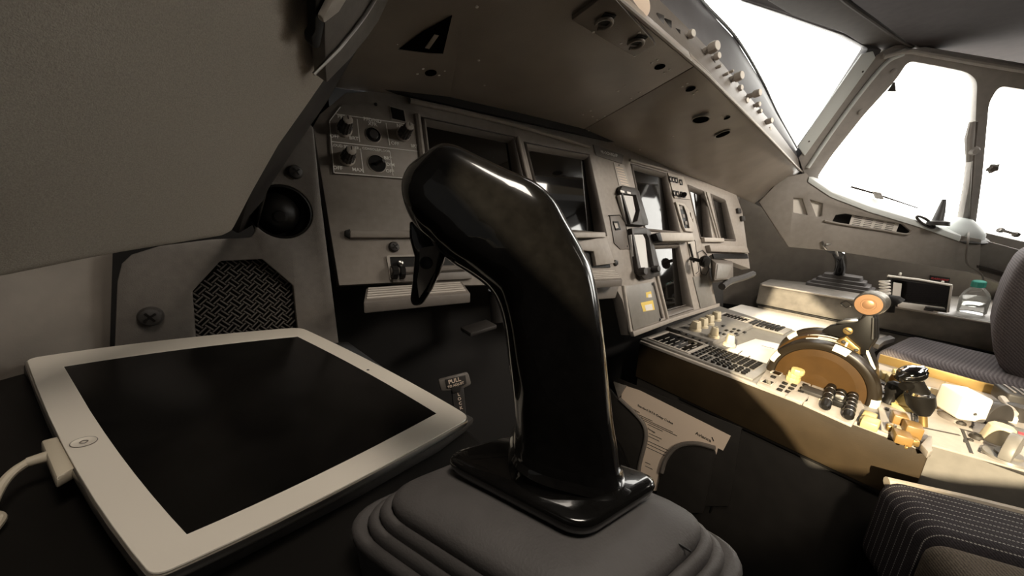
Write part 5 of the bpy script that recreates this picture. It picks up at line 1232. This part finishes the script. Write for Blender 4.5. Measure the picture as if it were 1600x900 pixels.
# coiled cord
cd = MB(); pts = []
for k in range(140):
    t = k/139; b_ = WPp.px(1382+t*1.5, 438+t*38, .03); th = t*2*PI*8; pts.append(b_+WPp.ex*.013*math.cos(th)+WPp.n*.013*math.sin(th))
cd.tube(pts, .0028, 6); tag(cd.build('coiled_cord', 'white'), 'pale coiled cord hanging left of the standing screen', 'cord')
mc = thing('microphone', 'black round headed handset in front of the standing screen', 'lamp', WPp.px(1392, 478, .06))  # black handset by the standing screen
MB().tube([WPp.px(1386, 466, .06), WPp.px(1396, 470, .06), WPp.px(1400, 474, .06)], [.014, .022, .026], 16).build('head', 'black', mc)
MB().tube([WPp.px(1391, 474, .06), WPp.px(1390, 488, .06)], [.014, .012], 12).build('neck', 'black', mc)
mc.name = 'console_handset'
# water bottle
wb = thing('water_bottle', 'clear plastic bottle with a green cap standing on the far console', 'bottle', at_z(1515, 490, CZ))
b0_ = at_z(1517, 489, CZ); tp = up(1504, 449, b0_); hgt = .135
ax = V(-.16, .06, 1).normalized()
MB().lathe(b0_, ax, [(.0001, .001), (.030, .001), (.034, .006), (.034, .03), (.032, .034), (.034, .038), (.034, .062), (.028, .08), (.016, .096), (.012, .102), (.012, .108)], 36).build('body', 'bottle', wb)
cpn = MB().lathe(b0_+ax*.100, ax, [(.0165, 0), (.0165, .018), (.014, .021), (.0001, .021)], 28, .03, 14).build('cap', 'grn', wb)
MB().lathe(b0_, ax, [(.0345, .034), (.0345, .058)], 36).build('label_band', 'bottle', wb)
# green card box
gc = thing('card_box', 'dark box with an olive green top beside the far seat back', 'box', at_z(1590, 480, CZ))
q = at_z(1592, 478, CZ); MB().abox(q.x-.02, q.x+.25, q.y-.1, q.y+.06, CZ, CZ+.035).build('box', 'dark', gc, bevel=.003)
MB().abox(q.x-.018, q.x+.248, q.y-.098, q.y+.058, CZ+.0352, CZ+.04).build('lid', 'olive', gc, bevel=.001)
# paper in the side pocket
pk = thing('folded_paper', 'printed sheet tucked into the pocket below the far side window', 'paper', RL.px(1366, 348, -.02))
MB().prism(RL.pts([(1333, 332), (1408, 343), (1400, 363), (1326, 353)], -.012), RN*-.001).build('sheet', 'paperw', pk)
mb = MB()
for r in range(7):
    for c_ in range(4):
        u0 = 1337+c_*17-r*1.0; v0 = 335+c_*2.5+r*2.6; pline(mb, RL, (u0, v0), (u0+12, v0+1.9), .0009, -.0112)
mb.build('text_line', 'ink', pk, smooth=False)
# pocket lip
mb = MB(); mb.tube(spline([RL.px(u, v, .004) for u, v in ((1288, 345), (1320, 351), (1380, 360), (1416, 366), (1424, 360))]), .004, 8); struct(mb, 'trim_12', 'sidewall')
# window crank, ring and other fittings
wc = thing('crank_handle', 'dark upright handle on the sill at the foot of the window post', 'handle', RL.px(1466, 350, .0))
s_ = RL.px(1466, 346, .01)
MB().tube([up(1464, 348, s_), up(1470, 330, s_), up(1475, 312, s_)], [.016, .012, .006], 12).build('lever', 'dark', wc)
MB().lathe(up(1466, 348, s_), V(0, 0, 1), [(.03, -.01), (.028, .004), (.012, .01), (.0001, .01)], 28).build('base', 'dark', wc)
pz = thing('post_foot_cover', 'pale rounded cover at the foot of the window post', 'cover', RP.px(1500, 352, .01))
c_ = RP.px(1500, 354, .012)
MB().lathe(c_, V(-.2, -.2, 1), [(.075, -.03), (.07, -.012), (.055, .004), (.035, .02), (.02, .03), (.0001, .032)], 36).build('cover', 'framelight', pz)
MB().lathe(c_, V(-.2, -.2, 1), [(.085, -.04), (.088, -.034), (.078, -.028)], 36).build('rim', 'dark', pz)
rg = RL.px(1444, 349, .006); pts = [RL.px(1446+13*math.cos(t)*1.0+4*math.sin(t), 347+6*math.cos(t)+7*math.sin(t), .006) for t in [2*PI*k/28 for k in range(29)]]
tag(MB().tube(pts, .004, 8).build('cup_holder_ring', 'dark'), 'oval dark ring on the bright sill left of the window handle', 'ring')
MB_ = MB(); MB_.tube(spline([RP.px(u, v, .01) for u, v in ((1527, 190), (1522, 240), (1518, 300), (1514, 350))]+[RL.px(u, v, .02) for u, v in ((1513, 372), (1511, 410), (1534, 430), (1536, 452), (1528, 456), (1514, 457))]), .0028, 8)
tag(MB_.build('headset_cord', 'panel_dark'), 'thin grey cord running down the window post', 'cord')
kn = thing('window_post_fitting', 'small round knob half way up the window post', 'knob', RP.px(1518, 234, .01))
MB().lathe(RP.px(1518, 235, .0), RP.n, [(.016, 0), (.014, .014), (.009, .022), (.0001, .023)], 24).build('knob', 'frame', kn)
MB().tube([RP.px(1519, 190, .004), RP.px(1515, 215, .006), RP.px(1514, 252, .004)], [.008, .012, .008], 10).build('mounting', 'frame', kn)
bd = MB(); bd.lathe(RP.px(1550, 263, -.012), RP.n, [(.012, -.003), (.016, .004), (.010, .012), (.0001, .014)], 14, .2, 5, squash=RP.to(.6, .8)-RP.p); tag(bd.build('suction_cup', 'panel_dark'), 'dark blob stuck on the rearmost side window pane', 'suction cup')
lt = thing('window_latch', 'small dark latch bar on the sill of the rearmost side window', 'latch', RP.px(1574, 362, .0))
MB().tube([RP.px(1562, 359, .01), RP.px(1588, 366, .01)], .005, 8).build('bar', 'frame', lt)
for (u, v) in ((1562, 359), (1586, 366)): MB().lathe(RP.px(u, v, .0), RP.n, [(.010, 0), (.009, .01), (.0001, .014)], 16).build('stud', 'panel_dark', lt)
for (u, v) in ((1396, 111), (1345, 174)):
    tag(MB().lathe(RP.px(u, v, .0), RP.n, [(.008, 0), (.007, .006), (.0001, .009)], 16).build('frame_stud', 'frame'), 'small round stud on the %s of the window frame beside the pillar' % ('upper corner' if v < 150 else 'slanted side'), 'stud')
tag(MB().prism(RP.pts([(1385, 143), (1396, 128), (1398, 143)], -.006), RP.n*.01).build('frame_clip', 'ink', bevel=.001), 'tiny dark clip on the slanted inner edge of the side window frame', 'clip')
# wiper lying along the outside of the lower window edge
wpw = thing('window_rail', 'slim brown rail with a sliding block along the lower edge of the side window', 'rail', RP.px(1360, 302, -.04))
MB().tube([RP.px(1330, 292, -.01), RP.px(1362, 301, -.01), RP.px(1434, 325, -.01)], [.004, .0035, .002], 8).build('rail', 'header', wpw)
mb = MB(); mb.prism(RP.pts([(1362, 298), (1374, 300), (1379, 311), (1366, 309)], -.01), RP.n*.014); mb.build('block', 'frame', wpw, bevel=.002)

# ================================================================== LIGHT AND CAMERA
w = bpy.data.worlds.new('World'); bpy.context.scene.world = w; w.use_nodes = True
bg = w.node_tree.nodes['Background']; bg.inputs[0].default_value = (1.0, .95, .88, 1); 
wn_ = w.node_tree; wt_ = wn_.nodes.new('ShaderNodeTexCoord'); wx_ = wn_.nodes.new('ShaderNodeSeparateXYZ'); wr_ = wn_.nodes.new('ShaderNodeMapRange')
wn_.links.new(wt_.outputs['Generated'], wx_.inputs[0]); wn_.links.new(wx_.outputs[0], wr_.inputs[0]); wn_.links.new(wr_.outputs[0], bg.inputs[1])
for k_, v_ in ((1, -.5), (2, .1), (3, .12), (4, 9.0)): wr_.inputs[k_].default_value = v_  # sky dimmed on the captain's side to quiet reflections on the grip
def lamp(name, kind, loc, tgt, energy, col, **k):
    l = bpy.data.lights.new(name, kind); l.energy = energy; l.color = col
    for a, b in k.items(): setattr(l, a, b)
    o = bpy.data.objects.new(name, l); C.objects.link(o); o.location = loc
    o.rotation_euler = (Vector(tgt)-Vector(loc)).to_track_quat('-Z', 'Y').to_euler(); return o
SUN = V(.85, .20, -.35)
lamp('sun', 'SUN', (-3, -1, 3), V(-3, -1, 3)+SUN, 13, (1, .82, .56), angle=.012)
lamp('fill_light', 'AREA', (.16, -.12, .84), (.33, .32, -.4), 4.0, (1, .90, .78), size=.3, spread=2.4)  # unseen area lamp added to lift the tablet and boot
lamp('paper_fill_spot', 'SPOT', (.28, -.22, .12), (.91, .27, -.53), 17, (1, .88, .72), spot_size=.52, spot_blend=.5, shadow_soft_size=.03)  # unseen spot added to brighten the paper in the document holder
lamp('fill_light', 'AREA', (1.45, -.5, .72), (1.28, .58, .06), 12, (1, .90, .78), size=.5, spread=1.56)  # unseen area lamp added to brighten the centre panel

cam = bpy.data.cameras.new('Camera'); cam.sensor_width = 36; cam.lens = 36*FPX/1600; cam.clip_start = .01
co_ = bpy.data.objects.new('Camera', cam); C.objects.link(co_)
# cL, cF, cU hold the world axes in camera space; the camera's own axes in the world are the transpose
right = Vector((cL.x, cF.x, cU.x)); down = Vector((cL.y, cF.y, cU.y)); fwd = Vector((cL.z, cF.z, cU.z))
m = Matrix((right, -down, -fwd)).transposed().to_4x4(); co_.matrix_world = m
bpy.context.scene.camera = co_
vs = bpy.context.scene.view_settings
vs.view_transform = 'Standard'; vs.look = 'None'; vs.exposure = 0; vs.gamma = 1; vs.use_curve_mapping = False
bpy.context.scene.cycles.use_denoising = True
bpy.context.scene.cycles.max_bounces = 10
